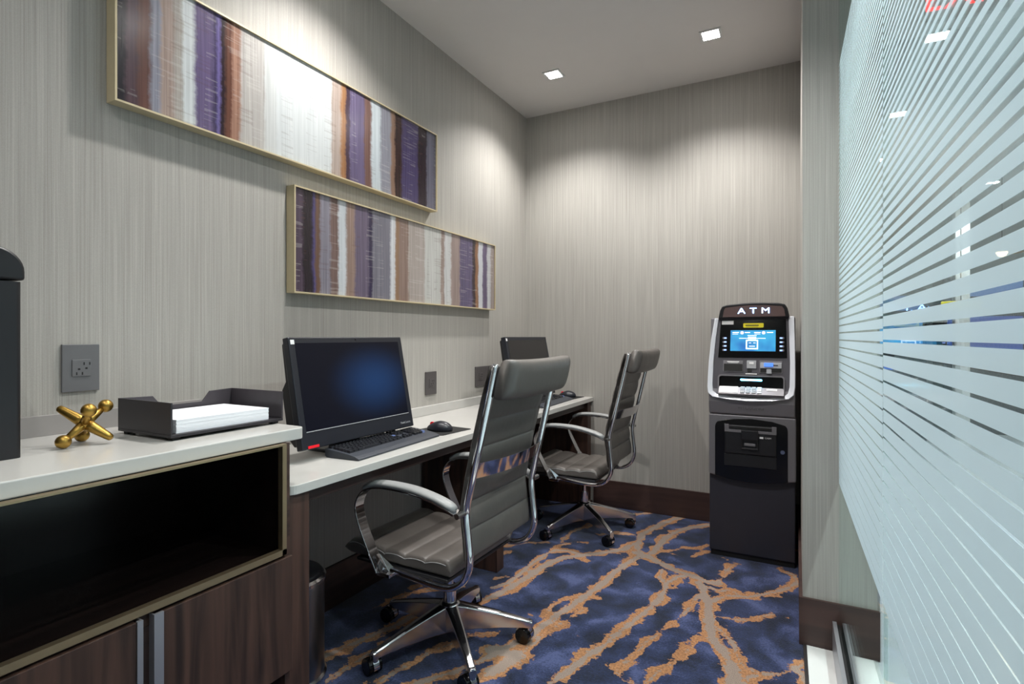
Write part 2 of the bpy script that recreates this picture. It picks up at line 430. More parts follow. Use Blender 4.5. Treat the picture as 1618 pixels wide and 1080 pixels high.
# floor with a distance field to the veins of the pattern
f_, cx_, hy_ = 851.0, 809.0, 531.6
th_ = R(27.82); Fv = np.array([-math.sin(th_), math.cos(th_)]); Rv = np.array([math.cos(th_), math.sin(th_)])
def flr(u, v):
    t = H * f_ / (v - hy_); d = Fv + Rv * (u - cx_) / f_
    return d * t
def q6(*pts): return [flr(780 + x / 3.11, 780 + y / 3.11) for x, y in pts]
def qp(*pts): return [flr(x, y) for x, y in pts]
veins = [
 (q6((720,300),(640,350),(560,420),(470,490),(380,550),(300,605),(235,650),(130,720),(0,790)), .022),
 (q6((730,310),(700,250),(730,200),(800,160),(870,130),(935,108)), .024),
 (q6((780,290),(800,270),(850,210),(920,175),(1056,150)), .024),
 (q6((0,500),(60,470),(130,430),(200,385),(280,335),(360,310),(440,300),(560,285),(640,270),(700,240)), .024),
 (q6((0,460),(60,440),(120,400),(190,340),(250,300),(300,275),(370,278),(440,300)), .014),
 (q6((180,385),(240,350)), .012),
 (q6((700,290),(760,310),(800,330),(880,370),(960,395),(1040,430),(1100,440)), .026),
 (q6((960,395),(900,410),(850,440),(840,480),(790,540),(720,600),(640,660),(560,730),(460,800),(380,860),(280,930)), .017),
 (q6((850,440),(815,410),(830,370)), .008),
 (q6((1030,430),(1010,490),(960,560),(900,620),(840,670),(760,720),(720,760),(650,820),(600,860),(620,910),(700,933)), .003),
 (q6((1010,430),(1040,500),(1060,560),(1060,620),(1070,700),(1120,760),(1160,820),(1170,933)), .026),
 (q6((1070,700),(1000,720),(950,770),(920,800),(880,830),(800,880),(740,933)), .004),
 (q6((1060,530),(1150,500),(1250,505),(1340,490),(1420,470),(1490,440)), .015),
 (q6((1070,600),(1150,610),(1230,620),(1300,605),(1370,590)), .005),
 (q6((1070,640),(1130,680),(1180,740),(1200,800),(1230,850),(1310,880),(1400,890),(1470,860),(1530,830)), .006),
 (q6((1470,860),(1520,890),(1540,933)), .020),
 (q6((1100,440),(1130,400),(1160,360),(1190,340)), .008),
 (q6((1060,460),(1110,480),(1150,470),(1200,490)), .005),
 (q6((850,280),(930,265),(1000,265),(1056,250)), -.004),
 (q6((970,310),(1020,290),(1056,280)), -.004),
 (q6((1170,830),(1190,880),(1200,933)), .022),
 (q6((1240,933),(1250,900),(1300,890)), .006),
 (q6((0,760),(60,780),(120,790),(60,830),(0,870)), .035),
 (q6((235,650),(180,720),(150,800),(120,850)), .004),
 (q6((240,600),(300,540),(400,500),(500,510)), -.004),
 (q6((460,560),(380,600),(330,650),(260,690)), -.002),
 (q6((1490,440),(1480,400),(1410,372)), .006),
 (q6((450,240),(400,235),(330,250),(290,270)), .0),
 (q6((330,235),(380,190),(470,150),(560,110)), .002),
 (q6((520,200),(600,190),(690,200)), .002),
 (q6((580,90),(680,100),(760,95)), .004),
 (q6((0,270),(80,250),(160,240),(260,235)), .0),
 (q6((0,420),(60,405),(120,410)), -.003),
 (qp((740,1080),(800,1050),(850,1010),(885,985)), .003),
 (qp((515,1075),(580,1035),(640,1000),(700,975),(760,950),(800,930)), .010),
 (qp((505,1040),(560,1015),(620,990),(680,960)), .016),
 (qp((600,1075),(680,1030),(740,1005),(780,1000)), .004),
 (qp((640,1085),(720,1060),(780,1035)), .012),
 (qp((590,960),(650,935),(720,925)), .004),
 (qp((650,930),(730,890),(800,872)), .004),
 (qp((1120,822),(1180,850),(1260,870)), .01),
]
random.seed(11)
for k in range(16):       # the pattern goes on behind and beside the part in view
    x, y = random.uniform(-1.8, 0.1), random.uniform(-1.2, 1.15); a = R(random.uniform(95, 150)); p = [np.array((x, y))]
    for i in range(8):
        a += random.uniform(-.4, .4); x += .1 * math.cos(a); y += .1 * math.sin(a); p.append(np.array((x, y)))
    veins.append(([q for q in p if q[1] < 1.25] or p[:1], random.uniform(.0, .02)))
sp_rng = random.Random(5)
for k in range(30):       # small stray flecks
    x, y = sp_rng.uniform(-1.5, 0), sp_rng.uniform(1.4, 3.6); a = R(sp_rng.uniform(110, 160)); l_ = sp_rng.uniform(.01, .05)
    veins.append(([np.array((x, y)), np.array((x + l_ * math.cos(a), y + l_ * math.sin(a)))], sp_rng.uniform(-.016, -.008)))
nx, ny = 236, 624
xs = np.linspace(XW, 0.06, nx); ys = np.linspace(YF, YB, ny)
GX, GY = np.meshgrid(xs, ys, indexing='xy'); D = np.full(GX.shape, 1.0)
for pts, hw in veins:
    for a, b_ in zip(pts, pts[1:]):
        ab = b_ - a; l2 = max(float(ab @ ab), 1e-9)
        t = np.clip(((GX - a[0]) * ab[0] + (GY - a[1]) * ab[1]) / l2, 0, 1)
        D = np.minimum(D, np.hypot(GX - a[0] - t * ab[0], GY - a[1] - t * ab[1]) - (hw * .78 - .001))
# the carpet ends along the sill: squeeze x of the last column onto the edge
edge = np.array([ex(y) if y < 2.397 else 0.06 for y in ys])
PX = np.minimum(GX, edge[:, None]); co = np.stack([PX, GY, np.zeros_like(GX)], -1).reshape(-1, 3)
idx = np.arange(nx * ny).reshape(ny, nx)
fc = np.stack([idx[:-1, :-1], idx[:-1, 1:], idx[1:, 1:], idx[1:, :-1]], -1).reshape(-1, 4)
me = bpy.data.meshes.new('floor'); me.vertices.add(len(co)); me.vertices.foreach_set('co', co.ravel().astype(np.float32))
me.loops.add(fc.size); me.loops.foreach_set('vertex_index', fc.ravel().astype(np.int32))
me.polygons.add(len(fc)); me.polygons.foreach_set('loop_start', np.arange(0, fc.size, 4, dtype=np.int32)); me.polygons.foreach_set('loop_total', np.full(len(fc), 4, dtype=np.int32))
me.update(calc_edges=True)
at = me.attributes.new('vein', 'FLOAT', 'POINT'); at.data.foreach_set('value', D.ravel().astype(np.float32))
me.materials.append(M['carpet'])
floor = bpy.data.objects.new('floor', me); col.objects.link(floor); floor['kind'] = 'structure'

struct('wall_left', B(XW - .1, XW, YF, YB + .1, 0, CEIL), M['wall'])
struct('wall_back', B(XW, 0.274, YB, YB + .1, 0, CEIL), M['wall'])
struct('wall_right', B(0.022, 0.274, 2.397, YB, 0, CEIL), M['wall'])
struct('wall_front', B(XW, 0.3, YF - .1, YF, 0, CEIL), M['wall'])
struct('ceiling', B(XW - .1, 0.30, YF - .1, YB + .1, CEIL, CEIL + .1), M['ceiling'])
struct('baseboard_back', B(-1.285, 0.022, YB - .013, YB, 0, .185), M['base_wood'], bevel=.002)
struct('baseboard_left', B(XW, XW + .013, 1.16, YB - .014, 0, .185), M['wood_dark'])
bm = bmesh.new()
box(bm, 0.010, 0.274, 2.385, 2.397, 0, .184); box(bm, 0.010, 0.022, 2.397, YB - .013, 0, .184)
struct('baseboard_right', bm, M['base_wood'])
# sill of pale stone under the glass and lobby floor beyond
def sill_poly(a, b_): return [(a(YF), YF), (b_(YF), YF), (b_(2.385), 2.385), (a(2.385), 2.385)]
bm = bmesh.new(); prism(bm, sill_poly(lambda y: ex(y) + .010, lambda y: ex(y) + .235), 'z', -.02, .003)
struct('trim_1', bm, M['tile'])
bm = bmesh.new(); prism(bm, sill_poly(lambda y: ex(y) - .002, lambda y: ex(y) + .010), 'z', -.02, .005)
struct('trim_2', bm, M['steel'])
bm = bmesh.new(); prism(bm, [(ex(YF) + .235, -3), (7.5, -3), (7.5, 10), (.274, 10), (.274, 2.386), (ex(2.386) + .235, 2.386)], 'z', -.02, .001)
struct('floor.001', bm, M['lobbyfloor'])
# base shoe of the glass
rail = empty('trim_3', (0, 0, 0)); rail['kind'] = 'structure'
def strip(name, o0, o1, z0, z1, m, y0=YF, y1=2.384, par=rail):
    bm = bmesh.new(); prism(bm, [(gx(y0) + o0, y0), (gx(y0) + o1, y0), (gx(y1) + o1, y1), (gx(y1) + o0, y1)], 'z', z0, z1)
    return obj(name, bm, m, par)
strip('rail_side', -.027, -.014, .003, .118, M['pull']); strip('rail_side', .012, .025, .003, .118, M['pull'])
strip('gasket', -.014, -.0045, .003, .108, M['rubber']); strip('gasket', .0055, .012, .003, .108, M['rubber'])
# glass panes with their striped film
def zf(v): return H + (hy_ - v) / 760.0
gaps = []; v = 934.0
while zf(v) < 2.235:
    t = v
    if t > 530: pitch = 20.3 + (t - 530) * (25.6 - 20.3) / 400; frac = .185 - (t - 530) / 400 * .15
    else: pitch = 20.3 - (530 - t) * (20.3 - 13.2) / 330 if t > 200 else 13.1; frac = .185 + min((530 - t) / 330, 1.25) * .36
    gaps.append((zf(v), pitch * frac / 760)); v -= pitch
def pane(name, y0, y1, dz):
    bm = bmesh.new(); e = .0045
    prism(bm, [(gx(y0) - e, y0), (gx(y0) + e, y0), (gx(y1) + e, y1), (gx(y1) - e, y1)], 'z', .03, CEIL)
    g_ = struct(name, bm, M['glass'])
    bm = bmesh.new(); z = .643 + dz
    for gz, gw in gaps + [(2.24 - dz, 0)]:
        z1 = gz + dz - gw / 2
        if z1 > z:
            o = -e - .0006
            a = [bm.verts.new(p) for p in ((gx(y0) + o, y0, z), (gx(y1) + o, y1, z), (gx(y1) + o, y1, z1), (gx(y0) + o, y0, z1))]
            bm.faces.new(a)
        z = gz + dz + gw / 2
    fo = obj('frosted_film', bm, M['film'], g_)
    return g_
pane('window_1', 1.352, 2.394, 0)
pane('window_2', YF, 1.348, .004)

# lobby beyond the glass
struct('ceiling.001', B(0.30, 7.5, -3, 10, CEIL, CEIL + .1), simple('lobby_ceiling', (190, 192, 194), .8))
struct('wall_lobby_back', B(.274, 7.5, 10, 10.1, 0, CEIL), M['lobbywall'])
struct('wall_lobby_side', B(.274, .30, YB, 10, 0, CEIL), M['lobbywall'])
struct('wall_lobby_right', B(7.5, 7.6, -3, 10, 0, CEIL), M['lobbywall'])
struct('wall_lobby_front', B(.3, 7.5, -3.1, -3, 0, CEIL), M['lobbywall'])

# lamps
def downlight(x, y, label, group, power, size=.11, colour=(1, .975, .945)):
    t = empty('downlight', (x, y, CEIL)); tag(t, label, 'light', group)
    bm = bmesh.new(); a, b_ = size / 2, size / 2 - .012
    for q in ((-a, a, -a, -b_), (-a, a, b_, a), (-a, -b_, -b_, b_), (b_, a, -b_, b_)): box(bm, q[0], q[1], q[2], q[3], -.006, -.0002)
    obj('trim_ring', bm, M['trimwhite'], t)
    obj('lens', B(-b_, b_, -b_, b_, -.003, -.0002), M['lens'], t)
    l = bpy.data.lights.new('spot', 'SPOT'); l.energy = power; l.spot_size = R(128); l.spot_blend = .8; l.shadow_soft_size = .03; l.color = colour
    lo = bpy.data.objects.new('lamp', l); col.objects.link(lo); lo.parent = t; lo.location = (0, 0, -.02)
    return t
names = ['square ceiling downlight nearest the left wall, over the far workstation', 'square ceiling downlight over the cash machine']
for i, (x, y) in enumerate(room_lights):
    lb = names[i] if i < 2 else ['square downlight over the near workstation, by the left wall', 'square downlight over the middle of the room, by the glass', 'square downlight over the counter, by the left wall', 'square downlight nearest the glass, behind the camera'][i - 2]
    downlight(x, y, lb, 'downlights in the room ceiling', SPOT_W * (1, 1, 1, 1, .32, .32)[i])
for i, (x, y) in enumerate(lobby_lights):
    lb = ['square lobby downlight nearest the far end of the striped glass, past the exit sign', 'second square lobby downlight past the exit sign', 'third and smallest square lobby downlight in the row past the exit sign',
          'square lobby downlight between the exit sign and the camera', 'square lobby downlight just outside the near glass pane', 'square lobby downlight level with the camera', 'lone square lobby downlight above the white columns',
          'square downlight deep in the lobby, level with the glass', 'square downlight deep in the lobby, near the camera', 'square lobby downlight furthest away, by the back wall'][i]
    downlight(x, y, lb, 'downlights in the lobby ceiling', LOBBY_W, .12, (.92, .97, 1))

# things in the lobby, seen through the clear stripes
def cooler(x, y, wd, m_screen, label, h=1.95, sz=(1.0, 1.45)):
    t = empty('display_cooler', (x, y, 0)); tag(t, label, 'cooler')
    bm = bmesh.new(); box(bm, -wd / 2, wd / 2, 0, .6, .001, h); obj('body', bm, M['atmdark'], t, bevel=.01)
    obj('lit_panel', B(-wd / 2 + .04, wd / 2 - .04, -.012, .0, sz[0], sz[1]), m_screen, t)
    obj('header', B(-wd / 2 + .04, wd / 2 - .04, -.012, .0, h - .25, h - .08), emit('header_light', (120, 160, 235), .5), t)
    return t
cooler(1.06, 7.6, .50, emit('blue_sign', (70, 140, 205), 1.1), 'dark machine with a plain blue lit panel, beyond the striped glass', 1.75, (1.12, 1.36))
cooler(2.05, 8.6, .8, emit('shelf_glow', (60, 90, 170), .9), 'tall dark cooler with blue glow beside the white column')
cooler(3.35, 8.6, .9, emit('shelf_glow2', (90, 90, 160), .8), 'wide cooler with violet glow between the white columns')
for i, (x, y) in enumerate(((1.70, 8.0), (2.72, 8.4), (2.1, 5.6))):
    bm = bmesh.new(); prism(bm, rrect(-.07, .07, -.07, .07, .015), 'z', .001, CEIL - .001)
    o = obj('column', bm, M['trimwhite'], loc=(x, y, 0))
    tag(o, ['white square column next to the blue lit panel', 'white square column between the two coolers', 'white square column standing nearest the striped glass'][i], 'column')
sg = empty('hanging_sign', (1.55, 7.3, 1.58)); tag(sg, 'yellow sign hanging above the blue lit panel', 'sign')
obj('panel', B(-.17, .17, -.01, .01, -.10, .0), M['yellow'], sg, bevel=.01)
obj('rod', B(-.004, .004, -.004, .004, 0, CEIL - 1.581), M['steel'], sg)
sg = empty('hanging_sign', (2.6, 7.9, 1.52)); tag(sg, 'round yellow sign hanging in front of the coolers', 'sign')
bm = bmesh.new(); prism(bm, [(.13 * math.cos(2 * PI * k / 24), .13 * math.sin(2 * PI * k / 24)) for k in range(24)], 'y', -.01, .01); obj('panel', bm, M['yellow'], sg)
obj('rod', B(-.004, .004, -.004, .004, .12, CEIL - 1.521), M['steel'], sg)
# exit sign, red, hanging from the lobby ceiling
es = empty('exit_sign', (.68, 3.12, CEIL)); es.rotation_euler = (0, 0, R(4)); tag(es, 'red lit exit sign under the lobby ceiling near the glass', 'sign')
obj('housing', B(-.15, .15, -.02, .02, -.22, -.03), M['palegrey'], es, bevel=.006)
obj('mount', B(-.03, .03, -.015, .015, -.03, -.0005), M['palegrey'], es)
text('lettering', 'EXIT', .16, emit('exit_red', (255, 30, 30), 6.0), es, (0, -.0215, -.125), (R(90), 0, 0))
ch = empty('pendant_lamp', (1.747, 6.77, 2.0)); tag(ch, 'small gold pendant lamp hanging in the lobby', 'lamp')
bm = bmesh.new(); lathe(bm, [(.02, .12), (.07, .10), (.16, 0), (.15, 0), (.06, .08), (.02, .10)], n=24); obj('shade', bm, M['gold'], ch, smooth=True)
bm = bmesh.new(); bmesh.ops.create_uvsphere(bm, u_segments=16, v_segments=8, radius=.045); obj('bulb', bm, emit('bulb', (255, 225, 170), 40), ch, loc=(0, 0, .01))
obj('cord', B(-.003, .003, -.003, .003, .12, CEIL - 2.001), M['black'], ch)

# ------------------------------------------------------------------ counter unit
DX = -1.28
cab = empty('storage_cabinet', (-1.55, .0, 0)); tag(cab, 'walnut cabinet with an open dark niche above two doors, under the pale counter', 'cabinet')
def C(name, bm, m, par=cab, **k):
    o = obj(name, bm, m, par, **k)
    p = par; off = Vector((0, 0, 0))
    while p is not None: off += p.location; p = p.parent
    o.location = -off
    return o
CY0 = YF + .01
bm = bmesh.new()
box(bm, XW + .005, DX - .012, 1.058, 1.0745, .001, .895)          # end panel
box(bm, XW + .005, DX - .012, CY0, CY0 + .02, .001, .895)
box(bm, XW + .005, XW + .025, CY0 + .02, 1.058, .001, .895)       # back
box(bm, XW + .025, DX - .022, CY0 + .02, 1.058, .545, .580)     # shelf
box(bm, XW + .025, DX - .022, CY0 + .02, 1.058, .240, .258)
box(bm, XW + .025, -1.36, CY0 + .02, 1.058, .001, .240)         # toe kick
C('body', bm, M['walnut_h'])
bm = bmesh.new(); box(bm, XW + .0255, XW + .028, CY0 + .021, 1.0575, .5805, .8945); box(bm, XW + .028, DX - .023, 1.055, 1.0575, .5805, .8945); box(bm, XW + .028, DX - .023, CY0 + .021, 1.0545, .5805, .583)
C('niche_shade_lining', bm, M['niche'])
bm = bmesh.new()
box(bm, DX - .022, DX - .004, 1.044, 1.058, .580, .890); box(bm, DX - .022, DX - .004, CY0 + .02, 1.058, .890, .8948)
box(bm, DX - .022, DX - .004, CY0 + .02, 1.058, .5805, .597)
C('niche_trim', bm, M['champagne'])
for k, (a, b_, hp) in enumerate(((.717, 1.0745, -1), (.10, .661, 1), (-.55, .085, 1))):
    d = C('door', B(DX - .018, DX, a, b_, .245, .5725), M['walnut'], bevel=.0012)
    h0, h1 = (a - .021, a) if hp < 0 else (b_, b_ + .012)
    bm = bmesh.new(); box(bm, DX - .004, DX + .003, h0, h1, .240, .574); box(bm, DX - .018, DX - .004, (h0 if hp < 0 else h1 - .004), (h0 + .004 if hp < 0 else h1), .240, .574)
    hd = C('door_pull', bm, M['pull'], d)
C('divider', B(DX - .040, DX - .019, .665, .71, .258, .545), M['wood_dark'])
bm = bmesh.new()
prism(bm, [(XW + .001, CY0)] + [(-1.305, CY0)] + [(-1.305 - .022 + .022 * math.cos(R(t)), 1.143 - .022 + .022 * math.sin(R(t))) for t in range(0, 91, 15)] + [(XW + .001, 1.143)], 'z', .8955, .930)
ct = obj('countertop', bm, M['quartz'], bevel=.003); tag(ct, 'pale quartz countertop of the raised cabinet, carrying tray and gold jack', 'countertop')
sp_ = obj('backsplash', B(XW + .001, XW + .024, CY0, 1.14, .9305, .985), M['stone_grey'], ct)

# ------------------------------------------------------------------ desk
dk = empty('desk', (-1.55, 2.4, 0)); tag(dk, 'long built-in desk with pale quartz top and dark wood supports along the left wall', 'desk')
bm = bmesh.new()
prism(bm, [(XW + .001, 1.076)] + [(-1.290 - .03 + .03 * math.cos(R(t)), 1.106 + .03 * math.sin(R(t))) for t in range(-90, 1, 15)] + [(-1.290, YB - .001), (XW + .001, YB - .001)], 'z', .738, .766)
C('desktop', bm, M['quartz'], dk, bevel=.002)
C('backsplash', B(XW + .001, XW + .026, 1.15, YB - .001, .7665, .816), M['quartz'], dk, bevel=.002)
C('end_panel', B(XW + .001, -1.303, 1.0765, 1.155, .001, .7375), M['walnut'], dk, bevel=.001)
C('end_panel', B(XW + .014, -1.303, 3.615, YB - .015, .001, .7375), M['walnut'], dk, bevel=.001)
C('middle_panel', B(XW + .014, -1.345, 2.385, 2.455, .001, .7375), M['walnut'], dk, bevel=.001)
bm = bmesh.new(); box(bm, -1.345, -1.325, 1.156, 2.384, .696, .7375); box(bm, -1.345, -1.325, 2.456, 3.614, .696, .7375)
C('apron', bm, M['wood_dark'], dk)

# ------------------------------------------------------------------ pictures
def picture(y0, y1, z0, z1, stops, seed, label):
    t = empty('framed_painting', (XW, (y0 + y1) / 2, z0)); tag(t, label, 'picture')
    bm = bmesh.new(); e = .006; x0, x1 = XW + .003, XW + .05
    box(bm, x0, x1, y0, y1, z0, z0 + e); box(bm, x0, x1, y0, y1, z1 - e, z1); box(bm, x0, x1, y0, y0 + e, z0 + e, z1 - e); box(bm, x0, x1, y1 - e, y1, z0 + e, z1 - e)
    C('frame', bm, M['frame'], t)
    C('canvas', B(XW + .004, XW + .042, y0 + e, y1 - e, z0 + e, z1 - e), art('art_%d' % seed, y0, y1, stops, seed), t)
s1 = [(0.0056, (36,29,38)), (0.0211, (84,60,70)), (0.0427, (106,66,58)), (0.0656, (142,142,158)), (0.0836, (168,144,134)), (0.1096, (174,166,158)), (0.1269, (206,212,214)), (0.1523, (100,84,126)), (0.1926, (62,52,88)), (0.1988, (108,94,160)), (0.2074, (46,30,38)), (0.2192, (108,66,52)), (0.2347, (164,120,100)), (0.2570, (184,179,174)), (0.3189, (200,203,202)), (0.3511, (208,213,214)), (0.5245, (176,158,147)), (0.5591, (164,114,74)), (0.5765, (70,52,66)), (0.5920, (104,92,126)), (0.6502, (118,86,78)), (0.6793, (192,202,208)), (0.7183, (140,140,152)), (0.7647, (146,112,92)), (0.7827, (60,40,38)), (0.8167, (76,64,108)), (0.9003, (50,36,46)), (0.9467, (108,106,124))]
s2 = [(0.0104, (80,64,82)), (0.0312, (38,29,38)), (0.0637, (80,70,124)), (0.0692, (108,78,62)), (0.0858, (132,128,142)), (0.1225, (116,92,86)), (0.1507, (196,202,208)), (0.1789, (148,122,110)), (0.2120, (104,92,115)), (0.2672, (52,44,74)), (0.2819, (118,116,129)), (0.3627, (202,204,208)), (0.3836, (146,112,84)), (0.4013, (138,113,102)), (0.4473, (168,157,150)), (0.5319, (188,188,184)), (0.6238, (150,131,122)), (0.6452, (194,194,194)), (0.6869, (150,130,124)), (0.7439, (94,83,116)), (0.8315, (60,46,52)), (0.8523, (146,101,70)), (0.8744, (194,196,203)), (0.9075, (100,86,116)), (0.9418, (184,184,188)), (0.9700, (150,136,132))]
picture(.859, 2.474, 1.899, 2.331, s1, 3, 'upper framed striped abstract painting in purple, brown and white, hung furthest from the back wall')
picture(1.502, 3.134, 1.377, 1.810, s2, 8, 'lower framed striped abstract painting in purple, grey and brown, above the two computers')

# ------------------------------------------------------------------ outlets
def outlet(y0, y1, z0, z1, m, label, cols, group=None):
    t = empty('wall_outlet', (XW, (y0 + y1) / 2, z0)); tag(t, label, 'outlet', group)
    C('plate', B(XW + .0005, XW + .009, y0, y1, z0, z1), m, t, bevel=.0015)
    zc = (z0 + z1) / 2
    for yc in cols:
        s_ = C('socket', B(XW + .009, XW + .0115, yc - .023, yc + .023, zc - .024, zc + .024), m, t, bevel=.001)
        bm = bmesh.new()
        for sy, sz in ((.006, .012), (-.012, -.016)):
            for k in (0, .014): box(bm, XW + .0114, XW + .0119, yc + sy + k - .0015, yc + sy + k + .0015, zc + sz - .004, zc + sz + .004)
        box(bm, XW + .0114, XW + .0119, yc + .009, yc + .0145, zc - .004, zc + .001); box(bm, XW + .0114, XW + .0119, yc - .009, yc - .0035, zc - .006, zc - .001)
        C('slots', bm, M['slot'], s_)
outlet(.746, .838, 1.043, 1.178, M['plate'], 'grey square wall outlet above the counter, beside the gold jack', (.792,))
outlet(2.424, 2.524, .874, 1.003, M['platedark'], 'single dark wall outlet just right of the near computer', (2.474,))
outlet(2.95, 3.196, .878, 1.006, M['platedark'], 'wide double dark wall outlet behind the near chair back', (3.01, 3.12))

# ------------------------------------------------------------------ computers
def computer(dy, label, on):
    t = empty('desktop_computer', (-1.56, 1.587 + dy, .766)); tag(t, label, 'computer', 'all-in-one computers on the desk')
    # panel frame: local u along +y, v up the screen, n out of the screen
    W_, Hh = .602, .395
    tilt = math.atan2(.075, .39)
    body = empty('screen_panel', (0, 0, 0)); 
    Rm = Matrix(((0, -math.sin(tilt), math.cos(tilt)), (1, 0, 0), (0, math.cos(tilt), math.sin(tilt)))).to_4x4()
    o0 = Vector((.078, 0, .045))
    Mt = Matrix.Translation(o0) @ Rm
    bpy.data.objects.remove(body)
    def P(name, bm, m, par, **k):
        bm.transform(Mt); return obj(name, bm, m, par, **k)
    bm = bmesh.new(); box(bm, -W_ / 2, W_ / 2, 0, Hh, -.030, 0)
    bz = P('bezel', bm, M['bezel'], t, bevel=.004)
    sx, b0, t0 = W_ / 2 - .026, .062, Hh - .022
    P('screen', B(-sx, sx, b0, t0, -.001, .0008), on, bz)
    bm = bmesh.new(); box(bm, -sx - .001, sx + .001, b0 - .0035, b0 - .001, 0, .0016); P('edge_line', bm, M['palegrey'], bz)
    P('red_label', B(-W_ / 2 + .024, -W_ / 2 + .072, .003, .012, -.001, .0016), M['red'], bz)
    P('sticker', B(-W_ / 2 + .008, -W_ / 2 + .024, Hh - .026, Hh - .010, -.001, .001), M['white'], bz)
    bm = bmesh.new(); bmesh.ops.create_circle(bm, cap_ends=True, radius=.003, segments=12); bm.transform(Matrix.Translation((.02, Hh - .011, .0006))); P('webcam', bm, M['blackgloss'], bz)
    lg = text('maker_mark', 'ThinkCentre', .0125, M['palegrey'], bz, (0, 0, 0), (0, 0, 0), .0003)
    lg.matrix_local = Mt @ Matrix.Translation((W_ / 2 - .055, .022, .0006))
    bm = bmesh.new(); prism(bm, [(.015, -.03), (Hh - .01, -.03), (Hh - .02, -.045), (Hh * .62, -.050), (Hh * .55, -.075), (.05, -.075), (.015, -.05)], 'x', -W_ / 2 + .008, W_ / 2 - .008)
    P('rear_housing', bm, M['black'], t, bevel=.003)
    bm = bmesh.new(); box(bm, -.05, -.015, -.07, .07, .012, .20); obj('stand', bm, M['black'], t, bevel=.004)
    bm = bmesh.new(); prism(bm, rrect(-.16, .02, -.13, .13, .03), 'z', .0005, .012); obj('foot', bm, M['bezel'], t, bevel=.002)
    return t
m_reflect, nt, b = mat('screen_painted_reflection')  # blue reflection of the lobby, painted as a soft emissive gradient
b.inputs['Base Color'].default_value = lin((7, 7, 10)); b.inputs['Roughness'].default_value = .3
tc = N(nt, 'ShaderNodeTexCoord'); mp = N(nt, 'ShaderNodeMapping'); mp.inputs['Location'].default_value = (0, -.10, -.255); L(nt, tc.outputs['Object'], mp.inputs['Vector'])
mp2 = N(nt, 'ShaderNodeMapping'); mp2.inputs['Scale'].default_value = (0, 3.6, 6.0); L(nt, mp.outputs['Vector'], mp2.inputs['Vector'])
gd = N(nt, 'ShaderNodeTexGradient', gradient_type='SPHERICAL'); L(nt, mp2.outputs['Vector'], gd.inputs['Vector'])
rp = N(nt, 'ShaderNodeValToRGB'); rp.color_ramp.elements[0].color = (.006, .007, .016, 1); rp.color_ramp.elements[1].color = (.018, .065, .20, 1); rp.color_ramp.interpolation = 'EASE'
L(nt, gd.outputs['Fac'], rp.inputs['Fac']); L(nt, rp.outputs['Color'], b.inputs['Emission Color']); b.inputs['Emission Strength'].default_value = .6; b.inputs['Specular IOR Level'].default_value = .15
m_off = simple('screen_off', (34, 32, 33), .22)
computer(0, 'black all-in-one computer with a blue reflection painted on its dark screen, nearest the counter', m_reflect)
computer(1.57, 'black all-in-one computer with a dark screen, furthest from the counter', m_off)

# keyboards, mice, mats
def keyboard(dx, dy, rz, label):
    t = empty('keyboard', (-1.438 + dx, 1.664 + dy, .7662), rz); tag(t, label, 'keyboard', 'keyboards on the desk')
    # local: +x away from the wall (front), y along the desk
    bm = bmesh.new(); prism(bm, [(-.076, .006), (-.076, .032), (.030, .020), (.060, .014), (.078, .007), (.078, 0), (-.070, 0)], 'y', -.26, .26)
    obj('body', bm, M['kbody'], t, bevel=.002)
    random.seed(3)
    def key(x, y, wx, wy, m=M['key']):
        z = .032 - (x + .076) * .113 + .001
        bm = bmesh.new(); vs = box(bm, x - wx / 2, x + wx / 2, y - wy / 2, y + wy / 2, z - .003, z + .007)
        for q in vs:
            if q.co.z > z: q.co.x = x + (q.co.x - x) * .72; q.co.y = y + (q.co.y - y) * .76
        return bm
    rows = [-.064, -.044, -.028, -.012, .004, .020]
    rowsets = []
    ks = []
    for ri, x in enumerate(rows):
        y = -.248
        while y < .060 - .001:
            wy = .0185
            if ri == 5: wy = .0193 * (5.6 if abs(y + .17) < .012 else 1.25)
            elif y < -.247: wy = .0185 * (1, 1, 1.5, 1.75, 2.2, 1)[ri]
            if y + wy > .062: wy = .062 - y
            if wy > .008: ks.append((x, y + wy / 2, .0150, wy - .0015))
            y += wy
        for k in range(3):
            if ri in (0, 1, 2) or (ri == 5) or (ri == 4 and k == 1): ks.append((x, .085 + k * .0187, .0150, .017))
        for k in range(4):
            if ri > 0: ks.append((x, .158 + k * .0187, .0150, .017))
    bmk = []
    bm = bmesh.new()
    me_keys = []
    for i, (x, y, wx, wy) in enumerate(ks):
        blue = (abs(x + .012) < .003 and .04 < y < .066) or (abs(x - .020) < .004 and y > .205)
        o = obj('key', key(x, y, wx, wy), M['blue_key'] if blue else M['key'], t)
    bm.free()
    return t
k0 = keyboard(0, 0, R(3), 'black keyboard with blue enter key in front of the near computer')
k1 = copy_tree(k0); k1.location = (-1.432, 3.225, .7662); k1.rotation_euler = (0, 0, R(2)); k1['label'] = 'black keyboard in front of the far computer, by the back wall'
def pad(y, label, x=-1.447):
    bm = bmesh.new(); prism(bm, rrect(-.105, .088, -.105, .105, .012), 'z', .0002, .0022)
    o = obj('mouse_pad', bm, M['rubber'], loc=(x, y, .766)); tag(o, label, 'mouse pad', 'mouse pads on the desk'); o.rotation_euler = (0, 0, R(-6)); return o
pad(2.055, 'thin dark mouse pad by the near keyboard'); pad(3.585, 'thin dark mouse pad at the far end of the desk')
